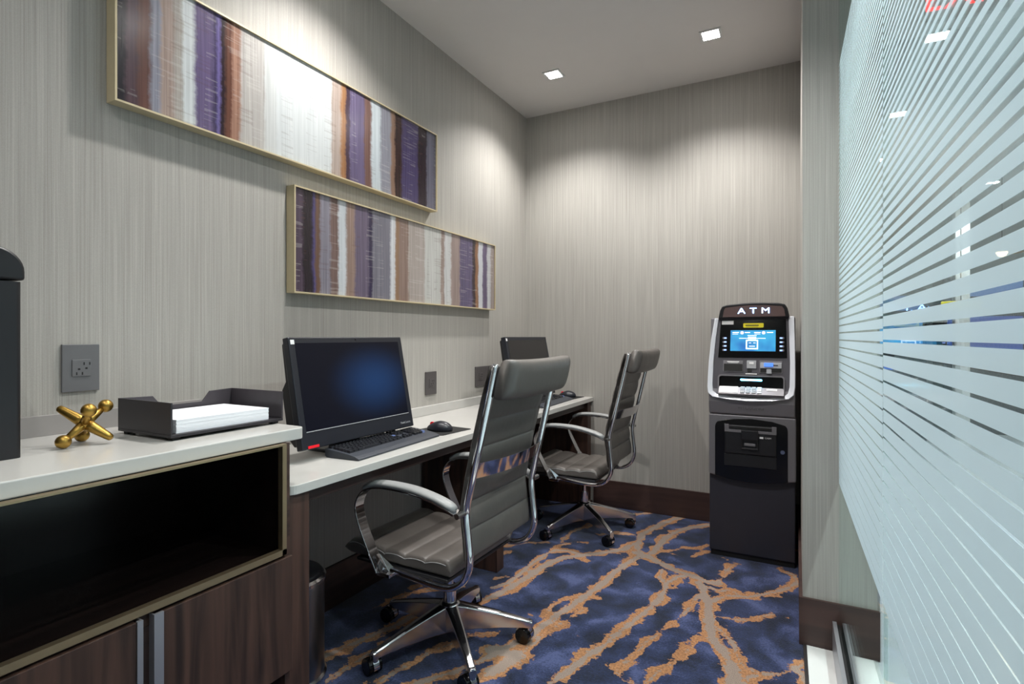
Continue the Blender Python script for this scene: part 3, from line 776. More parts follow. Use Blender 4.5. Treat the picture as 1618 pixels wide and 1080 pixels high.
def mouse(y, label, x=-1.450):
    t = empty('computer_mouse', (x, y, .7684), R(14)); tag(t, label, 'mouse', 'mice on the desk')
    bm = bmesh.new(); bmesh.ops.create_uvsphere(bm, u_segments=28, v_segments=16, radius=1)
    for v_ in bm.verts:
        x_, y_, z_ = v_.co
        v_.co = Vector((x_ * .062, y_ * .035 * (1 + .08 * x_), max(z_, -.25) * .037 * (1 - .28 * (-x_) if x_ < 0 else 1)))
        v_.co.z += .25 * .034
    bmesh.ops.remove_doubles(bm, verts=bm.verts, dist=1e-5)
    obj('shell', bm, M['bezel'], t, smooth=True)
    bm = bmesh.new(); cyl(bm, (-.036, -.004, .030), (-.036, .004, .030), .010, n=20); obj('wheel', bm, M['red'], t)
    return t
mouse(2.035, 'black mouse with red wheel on the near mouse pad'); mouse(3.60, 'black mouse with red wheel on the far mouse pad')

# ------------------------------------------------------------------ paper tray
tr = empty('paper_tray', (-1.55, .985, .9302)); tag(tr, 'charcoal open-front paper tray on the counter', 'tray')
x0, x1, y0, y1 = -1.672, -1.422, .815, 1.158; zb, zt = .942, 1.029
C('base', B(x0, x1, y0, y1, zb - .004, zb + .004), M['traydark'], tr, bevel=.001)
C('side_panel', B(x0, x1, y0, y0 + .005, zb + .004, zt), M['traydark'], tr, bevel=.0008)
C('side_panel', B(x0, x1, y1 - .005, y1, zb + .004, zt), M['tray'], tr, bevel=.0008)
bm = bmesh.new(); ya, yb = y0 + .005, y1 - .005
prism(bm, [(ya, zb + .004), (yb, zb + .004), (yb, zt), (yb - .075, zt - .003), (yb - .10, zt - .034), (ya + .11, zt - .034), (ya + .085, zt - .003), (ya, zt)], 'x', x0, x0 + .005)
C('back_panel', bm, M['tray'], tr, bevel=.0008)
for a, b_ in ((x0 + .01, y0 + .01), (x1 - .03, y0 + .01), (x0 + .01, y1 - .03), (x1 - .03, y1 - .03)):
    C('foot', B(a, a + .02, b_, b_ + .02, .9303, zb - .004), M['rubber'], tr)
bm = bmesh.new()
for k in range(11):
    j = random.uniform(-.0004, .0004); box(bm, -1.655 + j, -1.437 + j, .838 + j, 1.117 + j, .9462 + k * .0032, .9462 + k * .0032 + .0031)
ps = obj('paper_stack', bm, M['paper']); tag(ps, 'thick stack of white paper lying in the charcoal tray', 'paper')

# ------------------------------------------------------------------ gold jack
Hj = .064
jk = empty('decorative_jack', (-1.572, .693, .9302)); tag(jk, 'small gold toy-jack sculpture on the counter beside the paper tray', 'ornament')
bm = bmesh.new()
tj = th_ + R(38.7); Rt = np.array([math.cos(tj), math.sin(tj), 0]); Fw = np.array([-math.sin(tj), math.cos(tj), 0])
cz = .577 * Hj + .0168
for ang, kind in ((97, 'ball'), (217, 'ball'), (-23, 'cone')):
    h = Rt * math.cos(R(ang)) + Fw * math.sin(R(ang)); dn = Vector(h) * (.816 * Hj) + Vector((0, 0, -.577 * Hj)); c0 = Vector((0, 0, cz))
    for s_ in (1, -1):
        e = c0 + dn * s_
        if kind == 'ball':
            tube(bm, [c0, c0 + dn * s_ * .35, e], [.0125, .0105, .006], 16)
            mt = Matrix.Translation(e); bmesh.ops.create_uvsphere(bm, u_segments=20, v_segments=12, radius=.0165, matrix=mt)
        else:
            e2 = c0 + dn * s_ * (1.06)
            tube(bm, [c0, c0 + dn * s_ * .3, c0 + dn * s_ * .92, e2, e2 + dn * s_ * .05], [.014, .013, .0095, .008, .004], 16)
bmesh.ops.create_uvsphere(bm, u_segments=20, v_segments=12, radius=.0165, matrix=Matrix.Translation((0, 0, cz)))
obj('body', bm, M['gold'], jk, smooth=True)

# ------------------------------------------------------------------ black printer at the left edge
pr = empty('printer', (-1.62, .40, .9302)); tag(pr, 'tall black office machine with rounded top standing on the counter at the left', 'printer')
def hull(w0, w1, z0, z1, r, topr):
    pass
Yr = .558
bm = bmesh.new(); prism(bm, rrect(-1.795, -1.529, .10, Yr - .004, .012), 'z', .9305, 1.322)
C('body', bm, M['black'], pr, auto=40)
bm = bmesh.new(); prism(bm, rrect(-1.800, -1.618, .095, Yr - .001, .004), 'z', .935, 1.325); C('side_cover', bm, M['black'], pr, auto=40)
bm = bmesh.new()
prof = [(.10, 1.326)] + [(Yr + .002 - .06 + .06 * math.cos(R(t)), 1.345 + .055 * math.sin(R(t))) for t in range(0, 91, 10)] + [(.16, 1.40), (.10, 1.36)]
prism(bm, [(.095, 1.3255), (Yr + .002, 1.3255)] + prof[1:], 'x', -1.80, -1.53)
C('lid', bm, M['black'], pr, bevel=.006, auto=40)

# ------------------------------------------------------------------ waste bin
bn = empty('waste_bin', (-1.578, 1.318, 0)); tag(bn, 'brushed steel waste bin under the near end of the desk', 'bin')
bm = bmesh.new(); lathe(bm, [(.112, .018), (.112, .34)], n=40); obj('body', bm, M['steel'], bn, auto=40)
bm = bmesh.new(); lathe(bm, [(.120, .001), (.120, .010), (.113, .018)], n=40); obj('foot_ring', bm, M['alu'], bn, auto=40)
bm = bmesh.new(); lathe(bm, [(.117, .34), (.118, .352), (.110, .360)], n=40); obj('rim', bm, M['alu'], bn, auto=40)
bm = bmesh.new(); lathe(bm, [(.110, .3602), (.100, .372), (.05, .380), (.01, .382)], n=40); obj('lid', bm, M['black'], bn, smooth=True)

# ------------------------------------------------------------------ office chair  (local +x is forward)
def office_chair():
    t = empty('office_chair', (0, 0, 0))
    HW = .236
    T, K_, L_, Bt, R2, Rf = (-.352, 1.112), (-.237, .624), (-.251, .474), (-.215, .385), (-.135, .352), (.058, .362)
    prof = [T, (-.322, .985), (-.290, .85), (-.262, .735), (-.241, .645), (-.237, .600), (-.243, .54), (-.250, .475), (-.246, .43), (-.222, .385), (-.180, .358), (-.13, .350), (-.04, .354), (.058, .362), (.15, .372)]
    for s_ in (1, -1):
        pts = spline([(x, s_ * HW, z) for x, z in prof], 5)
        bm = bmesh.new(); tube(bm, pts, .0115, 14, up=(0, 1, 0), ry=.015)
        obj('side_frame', bm, M['chrome'], t, smooth=True)
        # arm: flat chrome loop with padded top
        ys_ = s_ * (HW + .030)
        lp = spline([(-.222, ys_, .621), (-.15, ys_, .646), (-.045, ys_, .664), (.06, ys_, .668), (.130, ys_, .662), (.178, ys_, .645), (.206, ys_, .614), (.215, ys_, .575), (.195, ys_, .512), (.150, ys_, .429), (.112, ys_, .362)], 6)
        a = empty('armrest', (0, 0, 0)); a.parent = t
        bpy.data.objects.remove(a)
        bm = bmesh.new(); ribbon(bm, lp, .044, .006); 
        # bracket from the band foot to the frame
        box(bm, .060, .118, min(ys_ + s_ * .012, s_ * (HW - .005)), max(ys_ + s_ * .012, s_ * (HW - .005)), .352, .364)
        vs = [bm.verts.new(p) for p in ((.085, ys_ - s_ * .012, .364), (.128, ys_ - s_ * .012, .42), (.128, ys_ + s_ * .003, .42), (.060, s_ * HW, .364))]
        bm.faces.new(vs[:3]); bm.faces.new((vs[0], vs[1], vs[3]))
        ar = obj('arm_band', bm, M['chrome'], t, bevel=.0012)
        pp = spline([(-.215, ys_, .634), (-.15, ys_, .657), (-.045, ys_, .676), (.06, ys_, .680), (.130, ys_, .674), (.168, ys_, .660), (.184, ys_, .648)], 5)
        n_ = len(pp); bm = bmesh.new(); tube(bm, pp, [.024 if 1 < i < n_ - 3 else (.020 if i != n_ - 1 and i != 0 else .012) for i in range(n_)], 16, up=(0, 0, 1), ry=[.0115 if 0 < i < n_ - 2 else .008 for i in range(n_)])
        obj('arm_pad', bm, M['arm'], ar, smooth=True)
        bm = bmesh.new(); cyl(bm, (-.236, s_ * (HW + .005), .620), (-.236, s_ * (HW + .055), .620), .0095, n=20)
        obj('arm_bolt', bm, M['steel'], ar, auto=40)
    # seat cushion: cross ribs, profile in x-z swept over y with rounded sides
    hw = .218; seams = [-.145, -.052, .043, .138, .233, .318]
    def top(x):
        base = .424 - .012 * math.sin(max(0, min(1, (x + .15) / .45)) * PI) * 1.0
        if x > .25: base -= ((x - .25) / .09) ** 2 * .010
        for a, b_ in zip(seams, seams[1:]):
            if a <= x <= b_: return base + .011 * math.sin(PI * (x - a) / (b_ - a)) ** .45
        return base
    bm = bmesh.new(); NX, NY = 96, 36; xs_ = [-.160 + (.338 + .160) * i / NX for i in range(NX + 1)]; grid = []; gb = []
    for x in xs_:
        e_x = min((x + .160) / .018, (.338 - x) / .035, 1); ez = 1 - (1 - math.sqrt(max(0, 1 - (1 - e_x) ** 2)))
        row = []; rb = []
        for j in range(NY + 1):
            u = -1 + 2 * j / NY; ay = abs(u); yy = math.copysign(hw * (1 - (1 - ay) ** 2.4), u)
            e_y = min((hw - abs(yy)) / .016, 1); ey = math.sqrt(max(0, 1 - (1 - e_y) ** 2))
            zt_ = top(x); zb_ = .3715; mid = (zt_ + zb_) / 2
            kx = ez * ey
            row.append(bm.verts.new((x, yy, mid + (zt_ - mid) * kx))); rb.append(bm.verts.new((x, yy, mid - (mid - zb_) * kx)))
        grid.append(row); gb.append(rb)
    for i in range(NX):
        for j in range(NY):
            bm.faces.new((grid[i][j], grid[i + 1][j], grid[i + 1][j + 1], grid[i][j + 1])); bm.faces.new((gb[i][j], gb[i][j + 1], gb[i + 1][j + 1], gb[i + 1][j]))
    bmesh.ops.remove_doubles(bm, verts=bm.verts, dist=1e-6)
    seat = obj('seat', bm, M['leather'], t, smooth=True)
    # stitched welt around the seat
    for s_ in (1, -1):
        bm = bmesh.new(); tube(bm, [(x, s_ * (hw - .0006), top(x) - .013) for x in [-.14 + .45 * k / 60 for k in range(61)]], .0016, 6)
        obj('welt', bm, M['arm'], seat, smooth=True)
    # back sling with horizontal ribs on both faces
    def axis(z):
        P = [(-.232, .455), (-.225, .54), (-.215, .62), (-.236, .735), (-.262, .85), (-.296, .985), (-.330, 1.105)]
        for (xa, za), (xb, zb_) in zip(P, P[1:]):
            if za <= z <= zb_: return xa + (xb - xa) * (z - za) / (zb_ - za)
        return P[0][0] if z < P[0][1] else P[-1][0]
    bw = .235; bm = bmesh.new(); NZ, NY = 210, 16; fr, bk = [], []
    zs = [.455 + (.650) * i / NZ for i in range(NZ + 1)]; sm = [.455 + .093 * k for k in range(8)]
    for z in zs:
        x = axis(z); k = (z - .455) / .093 % 1; bulge = math.sin(PI * k) ** .35 if 0 < k < 1 else 0
        rf, rb = [], []
        for j in range(NY + 1):
            u = -1 + 2 * j / NY; y = bw * u; ed = math.sqrt(max(0, 1 - max(0, (abs(u) - .93) / .07) ** 2))
            sag = -.004 * (1 - u * u)
            rf.append(bm.verts.new((x + .004 + sag + (.006 + .010 * bulge) * ed, y, z))); rb.append(bm.verts.new((x + .006 + sag - (.002 + .013 * bulge) * ed, y, z)))
        fr.append(rf); bk.append(rb)
    for G in (fr, bk):
        for i in range(NZ):
            for j in range(NY): bm.faces.new((G[i][j], G[i + 1][j], G[i + 1][j + 1], G[i][j + 1]))
    for i in range(NZ):
        bm.faces.new((fr[i][0], bk[i][0], bk[i + 1][0], fr[i + 1][0])); bm.faces.new((fr[i][-1], fr[i + 1][-1], bk[i + 1][-1], bk[i][-1]))
    for j in range(NY):
        bm.faces.new((fr[0][j], fr[0][j + 1], bk[0][j + 1], bk[0][j])); bm.faces.new((fr[-1][j], bk[-1][j], bk[-1][j + 1], fr[-1][j + 1]))
    obj('backrest', bm, M['leather'], t, smooth=True)
    # headrest pillow wrapped over the top
    bm = bmesh.new(); cc = Vector((-.374, 0, 1.062)); ring = []; NY = 20
    prof_h = []
    for k in range(40):
        a = 2 * PI * k / 40; ca, sa = math.cos(a), math.sin(a)
        px = math.copysign(abs(ca) ** .62, ca) * .035; pz = math.copysign(abs(sa) ** .62, sa) * .066
        prof_h.append((px, pz))
    for j in range(NY + 1):
        u = -1 + 2 * j / NY; y = .238 * u; ed = math.sqrt(max(0, 1 - max(0, (abs(u) - .9) / .1) ** 2)) ; ed = .55 + .45 * ed
        ring.append([bm.verts.new((cc.x - .10 * 0 + px * (ed if abs(u) > .9 else 1) * (1.0 + .15 * (1 - u * u)) - pz * .24, y, cc.z + pz * (.92 + .08 * ed) - .006 * (1 - u * u))) for px, pz in prof_h])
    for A, Bq in zip(ring, ring[1:]):
        for k in range(40): bm.faces.new((A[k], A[(k + 1) % 40], Bq[(k + 1) % 40], Bq[k]))
    bm.faces.new(ring[0][::-1]); bm.faces.new(ring[-1])
    obj('headrest', bm, M['leather'], t, smooth=True)
    # chrome cross band behind the back
    bm = bmesh.new(); rg = []
    for k in range(25):
        u = -1 + 2 * k / 24; y = u * (HW - .004); x = -.270 - .038 * (1 - u * u)
        rg.append([bm.verts.new((x + a, y, z)) for a, z in ((.004, .733), (.009, .733), (-.008, .786), (-.013, .786))])
    for A, Bq in zip(rg, rg[1:]):
        for k in range(4): bm.faces.new((A[k], A[(k + 1) % 4], Bq[(k + 1) % 4], Bq[k]))
    bm.faces.new(rg[0][::-1]); bm.faces.new(rg[-1])
    obj('cross_band', bm, M['chrome'], t, auto=40)
    # pan, mechanism, lever
    obj('seat_pan', B(-.15, .27, -.225, .225, .358, .371), M['black'], t, bevel=.004)
    obj('mechanism', B(-.10, .10, -.07, .07, .325, .358), M['black'], t, bevel=.006)
    bm = bmesh.new(); cyl(bm, (0, -.07, .340), (0, -.19, .338), .005, n=10); cyl(bm, (0, -.19, .338), (0, -.235, .338), .010, .008, n=14); obj('height_lever', bm, M['black'], t, auto=40)
    bm = bmesh.new(); cyl(bm, (0, 0, .23), (0, 0, .326), .014, n=20); cyl(bm, (0, 0, .15), (0, 0, .235), .0245, n=28); obj('gas_column', bm, M['chrome'], t, auto=40)
    # five-star base
    base = obj('base_hub', (lambda b_: (lathe(b_, [(.022, .055), (.034, .07), (.040, .165), (.034, .172), (.026, .174)], n=30), b_)[1])(bmesh.new()), M['alu'], t, auto=40)
    for k in range(5):
        a = R(31.6 + 72 * k - 180)
        bm = bmesh.new(); secs = []
        for r_, wz, zt_, hh in ((.025, .026, .168, .105), (.10, .021, .150, .082), (.20, .0170, .124, .056), (.285, .0145, .098, .034), (.322, .0135, .086, .028)):
            secs.append([bm.verts.new((r_, sy * wz * q, zt_ - dz)) for sy, q, dz in ((-1, .62, 0), (1, .62, 0), (1, 1, .006), (1, .85, hh), (-1, .85, hh), (-1, 1, .006))])
        for A, Bq in zip(secs, secs[1:]):
            for q in range(6): bm.faces.new((A[q], A[(q + 1) % 6], Bq[(q + 1) % 6], Bq[q]))
        bm.faces.new(secs[0][::-1]); bm.faces.new(secs[-1])
        cyl(bm, (.310, 0, .090), (.310, 0, .050), .012, n=16)
        bm.transform(Matrix.Rotation(a, 4, 'Z'))
        obj('leg', bm, M['alu'], base, auto=35, bevel=.002)
        # twin-wheel caster, swivelled
        sw = R(-9 + random.Random(k).uniform(-14, 14))
        cm = Matrix.Rotation(a, 4, 'Z') @ Matrix.Translation((.310, 0, 0)) @ Matrix.Rotation(sw - a, 4, 'Z')
        bm = bmesh.new()
        for s_ in (1, -1):
            cyl(bm, (.020, s_ * .006, .0300), (.020, s_ * .026, .0300), .0297, n=28)
        bm.transform(cm); cs = obj('caster', bm, M['blackgloss'], base, auto=40, bevel=.002)
        bm = bmesh.new()
        n_ = 14; arc = [(.020 + .033 * math.cos(R(t)), 0, .0300 + .033 * math.sin(R(t))) for t in range(20, 200, 12)]
        ribbon(bm, arc, .022, .004); cyl(bm, (0, 0, .040), (0, 0, .062), .009, n=14); box(bm, -.008, .03, -.005, .005, .022, .046)
        bm.transform(cm); obj('caster_hood', bm, M['chrome'], base, auto=40)
    return t
c1 = office_chair(); c1.location = (-1.195, 1.745, 0); c1.rotation_euler = (0, 0, R(178.6))
tag(c1, 'grey leather and chrome high-back office chair nearest the camera, at the near computer', 'chair', 'office chairs at the desk')
c2 = copy_tree(c1); c2.location = (-1.170, 3.19, 0); c2.rotation_euler = (0, 0, R(179.4))
c2['label'] = 'grey leather and chrome high-back office chair at the far computer, near the back wall'

# ------------------------------------------------------------------ cash machine (local x across, y back, front face at y=0)
at = empty('cash_machine', (-.212, 3.12, 0)); tag(at, 'grey and black free-standing cash machine with lit screen, in the back right corner', 'cash machine')
obj('plinth', B(-.205, .205, .03, .50, .001, .028), M['rubber'], at)
obj('lower_cabinet', B(-.212, .208, .022, .52, .028, .455), M['atmdark'], at, bevel=.006)
bm = bmesh.new()
def fpoly(z0l, sag, z1, hw=.212, n=12):
    return [(-hw + 2 * hw * k / n, z0l - sag * (1 - (2 * k / n - 1) ** 2)) for k in range(n + 1)] + [(hw, z1), (-hw, z1)]
prism(bm, fpoly(.452, .022, .779), 'y', .0, .52); door = obj('lower_door', bm, M['atmgrey'], at, bevel=.006)
# black arched panel on the door
bm = bmesh.new()
pp = [(-.180, .447 - .004), (.174, .449 - .004)]
n_ = 12; low = [(-.180 + .354 * k / n_, .446 - .022 * (1 - (2 * k / n_ - 1) ** 2) + .002) for k in range(n_ + 1)]
up_ = [(.174, .690)] + [(.174 - .022 + .022 * math.cos(R(t)), .712 + .030 * math.sin(R(t)) ) for t in (0, 30, 60, 90)] + [(.10, .756), (0, .764), (-.09, .758)] + [(-.155 + .025 * math.cos(R(t)), .712 + .032 * math.sin(R(t))) for t in (90, 120, 150, 180)]
prism(bm, low + up_, 'y', -.004, .004); pn = obj('black_panel', bm, M['blackgloss'], door, bevel=.002)
obj('dispenser_block', B(-.130, .122, -.016, -.003, .575, .728), M['black'], door, bevel=.006)
for sx_ in (-1, 1):
    bm = bmesh.new(); xa, xb, xc = (-.130, -.108, -.045) if sx_ < 0 else (.100, .122, .035)
    prism(bm, [(xa, .690), (xc, .690), (xc, .704), (xb, .704), (xb, .732), (xa, .732)] if sx_ < 0 else [(xc, .690), (xb, .690), (xb, .732), (xa, .732), (xa, .704), (xc, .704)], 'y', -.019, -.015)
    obj('dispenser_trim', bm, M['atmgrey'], door, bevel=.001)
obj('cash_slot', B(-.098, .092, -.018, -.014, .710, .722), M['slot'], door)
bm = bmesh.new(); box(bm, -.046, .036, -.032, -.015, .655, .706); box(bm, -.046, -.040, -.028, -.015, .61, .655); box(bm, .030, .036, -.028, -.015, .61, .655); box(bm, -.046, .036, -.028, -.015, .604, .612)
obj('dispenser_mouth', bm, M['black'], door, bevel=.003)
obj('note_lip', B(-.032, .022, -.021, -.0155, .622, .636), M['atmgrey'], door, bevel=.002)
obj('blank_cover', B(-.133, .122, -.008, -.003, .508, .572), M['black'], door, bevel=.003)
text('cash_lettering', 'CASH', .012, M['white'], door, (.082, -.0163, .670), (R(90), 0, 0), .0003)
bm = bmesh.new(); box(bm, .042, .060, -.0168, -.0160, .665, .675); obj('cash_icon', bm, M['white'], door)
bm = bmesh.new(); cyl(bm, (.150, -.003, .603), (.150, -.012, .603), .0105, n=20); lk = obj('lock', bm, M['chrome'], door, auto=40)
# fascia
bm = bmesh.new(); n = 12
prism(bm, [(.0, .781), (.52, .781), (.52, 1.30), (.075, 1.305), (.045, 1.08), (-.012, .90), (-.016, .85)], 'x', -.212, .208)
fas = obj('upper_housing', bm, M['atmgrey'], at, bevel=.008)
# the fascia leans back: put its pieces on a tilted frame
tl = math.atan2(.042, .40)
FM = Matrix.Translation((-.002, -.014, .88)) @ Matrix.Rotation(-math.atan2(.085, .42), 4, 'X')
def A(name, bm, m, par=fas, **k):
    bm.transform(FM); return obj(name, bm, m, par, **k)
def fz(z): return (z - .88) * 1.02
# silver U-shaped surround
outer = [(-.186, fz(1.30)), (-.203, fz(1.18)), (-.212, fz(1.06)), (-.216, fz(.93)), (-.212, fz(.893)), (-.190, fz(.873)), (-.10, fz(.861)), (0, fz(.857)), (.10, fz(.863)), (.182, fz(.878)), (.204, fz(.90)), (.210, fz(.94)), (.210, fz(1.06)), (.208, fz(1.18)), (.204, fz(1.305))]
inner = [(.178, fz(1.305)), (.182, fz(1.18)), (.186, fz(1.06)), (.184, fz(.94)), (.176, fz(.905)), (.155, fz(.890)), (.09, fz(.880)), (0, fz(.876)), (-.09, fz(.879)), (-.165, fz(.888)), (-.186, fz(.905)), (-.190, fz(.94)), (-.188, fz(1.06)), (-.180, fz(1.18)), (-.168, fz(1.30))]
bm = bmesh.new(); iv = inner[::-1]
oA = [bm.verts.new((x, -.016, z)) for x, z in outer]; iA = [bm.verts.new((x, -.010, z)) for x, z in iv]
oB = [bm.verts.new((x * 1.0, .03, z)) for x, z in outer]; iB = [bm.verts.new((x, .03, z)) for x, z in iv]
for k in range(len(outer) - 1):
    bm.faces.new((oA[k], oA[k + 1], iA[k + 1], iA[k])); bm.faces.new((oA[k], oB[k], oB[k + 1], oA[k + 1])); bm.faces.new((iA[k], iA[k + 1], iB[k + 1], iB[k]))
for k in (0, -1): bm.faces.new((oA[k], iA[k], iB[k], oB[k]))
A('silver_surround', bm, M['atmsilver'], bevel=.003, auto=50)
bm = bmesh.new(); prism(bm, [(-.168, fz(1.30)), (-.188, fz(1.06)), (-.190, fz(.93)), (-.184, fz(.90)), (.180, fz(.90)), (.184, fz(.93)), (.184, fz(1.06)), (.178, fz(1.305))], 'y', .0, .02)
face = A('face_plate', bm, simple('atm_face', (88, 86, 92), .4, .3))
bm = bmesh.new(); prism(bm, [(-.155, fz(1.288)), (-.165, fz(1.086)), (.172, fz(1.089)), (.166, fz(1.292))], 'y', -.004, .001); sp2 = A('screen_surround', bm, M['blackgloss'])
m_s, nt, b = mat('atm_screen'); b.inputs['Base Color'].default_value = (0, 0, 0, 1)
tc = N(nt, 'ShaderNodeTexCoord'); gdx = N(nt, 'ShaderNodeTexNoise'); gdx.inputs['Scale'].default_value = 9; L(nt, tc.outputs['Object'], gdx.inputs['Vector'])
rp = N(nt, 'ShaderNodeValToRGB'); rp.color_ramp.elements[0].position = .35; rp.color_ramp.elements[0].color = lin((20, 90, 165)); rp.color_ramp.elements[1].position = .65; rp.color_ramp.elements[1].color = lin((50, 150, 195))
L(nt, gdx.outputs['Fac'], rp.inputs['Fac']); L(nt, rp.outputs['Color'], b.inputs['Emission Color']); b.inputs['Emission Strength'].default_value = 1.5
scr = A('screen', B(-.104, .118, -.0052, -.003, fz(1.122), fz(1.234)), m_s)
M['scrwhite'] = emit('screen_white', (225, 240, 255), 2.2)
def SC(bm, name='screen_mark', m=None): return A(name, bm, m or M['scrwhite'], scr)
bm = bmesh.new(); yy = (-.0058, -.0051)
for q in ((-.026, -.020, 1.134, 1.180), (.028, .034, 1.134, 1.180), (-.026, .034, 1.132, 1.138), (-.026, .034, 1.176, 1.182), (-.016, .024, 1.186, 1.198), (-.06, .07, 1.1885, 1.1915), (-.012, .000, 1.164, 1.167), (.010, .022, 1.164, 1.167), (-.010, .018, 1.146, 1.150)):
    box(bm, q[0], q[1], yy[0], yy[1], fz(q[2]), fz(q[3]))
SC(bm, 'screen_drawing')
bm = bmesh.new()
for q in ((-.094, -.062), (-.032, -.006), (.014, .046), (.076, .106)):
    box(bm, q[0], q[1], yy[0], yy[1], fz(1.2195), fz(1.2235))
box(bm, -.094, -.066, yy[0], yy[1], fz(1.212), fz(1.2145)); box(bm, .016, .044, yy[0], yy[1], fz(1.212), fz(1.2145)); box(bm, -.018, .026, yy[0], yy[1], fz(1.2035), fz(1.207))
SC(bm, 'screen_writing')
bm = bmesh.new()
for cx in (-.046, .060): prism(bm, [(cx + .0085 * math.cos(2 * PI * k / 20), fz(1.2200) + .0085 * math.sin(2 * PI * k / 20)) for k in range(20)], 'y', yy[0], yy[1])
SC(bm, 'screen_dots', emit('screen_pink', (245, 205, 225), 2.0))
st = A('yellow_sticker', (lambda b_: (prism(b_, rrect(-.041, .060, fz(1.248), fz(1.272), .005), 'y', -.0056, -.004), b_)[1])(bmesh.new()), M['yellow'], sp2)
bm = bmesh.new(); box(bm, -.030, .036, -.0062, -.0056, fz(1.2575), fz(1.2625)); box(bm, -.026, .034, -.0062, -.0056, fz(1.252), fz(1.2535)); A('sticker_print', bm, M['darktext'], st)
A('white_sticker', B(-.150, -.090, -.0056, -.004, fz(1.266), fz(1.287)), M['white'], sp2)
for k in range(4):
    z = 1.191 - k * .0215
    for s_, x in ((1, -.133), (-1, .147)):
        bm = bmesh.new(); prism(bm, rrect(x - .011, x + .011, fz(z - .005), fz(z + .005), .003), 'y', -.008, -.004)
        bt = A('side_button', bm, M['atmgrey'], sp2)
        bm = bmesh.new(); q = x + .003 * s_; prism(bm, [(q - .006, fz(z - .0035)), (q + .006, fz(z - .0035)), (q + .006, fz(z + .0035)), (q - .006, fz(z + .0035))], 'y', -.0088, -.008); A('button_light', bm, M['atmkey'], bt)
# slots row
rs = A('receipt_slot', B(-.138, -.038, -.004, .001, fz(1.010), fz(1.070)), M['atmgrey'], face, bevel=.001)
bm = bmesh.new(); box(bm, -.134, -.041, -.0062, -.004, fz(1.014), fz(1.052)); A('slot_mouth', bm, M['slot'], rs)
bm = bmesh.new(); box(bm, -.118, -.058, -.0062, -.004, fz(1.061), fz(1.066)); box(bm, -.112, -.064, -.0062, -.004, fz(1.056), fz(1.058)); A('slot_print', bm, M['white'], rs)
rs = A('audio_module', B(-.020, .026, -.006, .001, fz(1.030), fz(1.072)), M['palegrey'], face, bevel=.001)
bm = bmesh.new(); box(bm, -.008, .014, -.008, -.006, fz(1.052), fz(1.064)); A('module_mark', bm, M['white'], rs)
bm = bmesh.new(); box(bm, -.016, .004, -.006, .0, fz(1.012), fz(1.026)); A('audio_jack', bm, M['slot'], rs)
bm = bmesh.new(); box(bm, -.026, .030, -.006, .0, fz(.999), fz(1.004)); A('module_print', bm, M['white'], rs)
cr_ = A('card_reader', B(.042, .150, -.004, .001, fz(1.008), fz(1.072)), M['atmgrey'], face, bevel=.001)
bm = bmesh.new(); box(bm, .046, .147, -.010, -.004, fz(1.032), fz(1.062)); A('reader_bezel', bm, M['palegrey'], cr_, bevel=.002)
bm = bmesh.new(); box(bm, .046, .147, -.006, -.004, fz(1.012), fz(1.032)); A('reader_base', bm, M['slot'], cr_)
bm = bmesh.new(); box(bm, .064, .108, -.018, -.010, fz(1.040), fz(1.060)); A('reader_light', bm, emit('reader_glow', (80, 130, 235), 1.6), cr_, bevel=.003)
bm = bmesh.new(); box(bm, .108, .130, -.011, -.010, fz(1.045), fz(1.050)); A('card_slot', bm, M['slot'], cr_)
bm = bmesh.new(); box(bm, .076, .100, -.014, -.004, fz(1.004), fz(1.028)); A('reader_tongue', bm, M['palegrey'], cr_, bevel=.002)
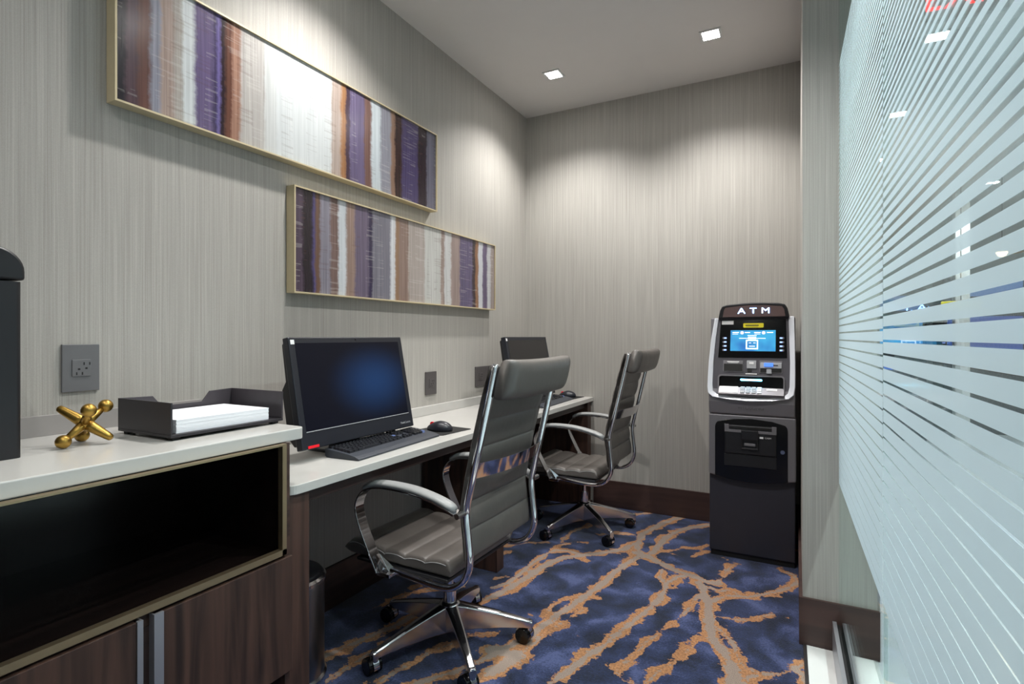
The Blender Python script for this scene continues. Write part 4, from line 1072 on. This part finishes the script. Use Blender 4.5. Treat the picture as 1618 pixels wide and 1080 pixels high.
# keypad alcove
bm = bmesh.new(); prism(bm, rrect(-.160, .158, fz(.897), fz(.990), .014), 'y', -.002, .0005); al = A('keypad_alcove', bm, M['blackgloss'], face)
bm = bmesh.new(); ro = rrect(-.164, .162, fz(.893), fz(.994), .016); ri = rrect(-.157, .155, fz(.900), fz(.987), .012)
a_ = [bm.verts.new((x, -.008, z)) for x, z in ro]; c_ = [bm.verts.new((x, -.008, z)) for x, z in ri]; d_ = [bm.verts.new((x, .0, z)) for x, z in ri]; e_ = [bm.verts.new((x, .0, z)) for x, z in ro]
for k in range(len(ro)):
    q = (k + 1) % len(ro); bm.faces.new((a_[k], a_[q], c_[q], c_[k])); bm.faces.new((c_[k], c_[q], d_[q], d_[k])); bm.faces.new((a_[k], e_[k], e_[q], a_[q]))
A('alcove_rim', bm, M['atmgrey'], al)
bm = bmesh.new(); prism(bm, rrect(-.050, .055, fz(.9650), fz(.9735), .004), 'y', -.008, -.002); A('light_bar', bm, M['atmbar'], al)
# shelf projecting with keypad and sticker
bm = bmesh.new(); prism(bm, [(-.050, .898), (.0, .935), (.02, .935), (.02, .890), (-.030, .885)], 'x', -.160, .158); 
shelf = obj('keypad_shelf', bm, M['atmgrey'], fas, bevel=.002)
sl = math.atan2(.037, .05)
SM = Matrix.Translation((0, -.048, .9005)) @ Matrix.Rotation(sl, 4, 'X')
def K2(name, bm, m, par=shelf, **k): bm.transform(SM); return obj(name, bm, m, par, **k)
K2('white_card', B(-.155, -.062, .004, .054, .0002, .001), M['white'])
for r_ in range(4):
    for c_ in range(4):
        x = -.050 + c_ * .027; K2('keypad_key', B(x, x + .021, .006 + r_ * .0125, .015 + r_ * .0125, .0002, .004), M['palegrey'] if c_ < 3 else M['atmsilver'], bevel=.001)
K2('blue_label', B(.075, .125, .030, .044, .0002, .001), M['white'])
text('maker_name', 'HYOSUNG', .026, M['greytext'], fas, (0, -.0105, .822), (R(86), 0, 0), .0004)
# topper
bm = bmesh.new(); tp = [(-.170, 1.296), (-.160, 1.345), (-.150, 1.366), (-.125, 1.374), (-.06, 1.380), (0, 1.383), (.06, 1.382), (.13, 1.378), (.160, 1.371), (.172, 1.350), (.182, 1.300)]
prism(bm, tp, 'y', .045, .20); top_ = obj('topper', bm, M['black'], at, bevel=.006)
bm = bmesh.new(); ti = [(-.146, 1.306), (-.139, 1.345), (-.132, 1.358), (-.06, 1.366), (0, 1.369), (.06, 1.368), (.146, 1.360), (.156, 1.345), (.162, 1.308)]
prism(bm, ti, 'y', .040, .046); obj('sign_panel', bm, M['atmtop'], top_)
for ch_, x in (('A', -.050), ('T', .008), ('M', .068)):
    text('lit_letter', ch_, .043, M['atmglow'], top_, (x, .039, 1.338), (R(90), 0, 0), .0012, 1.35)

# everything that was placed by helper C keeps its world position
bpy.context.view_layer.update()
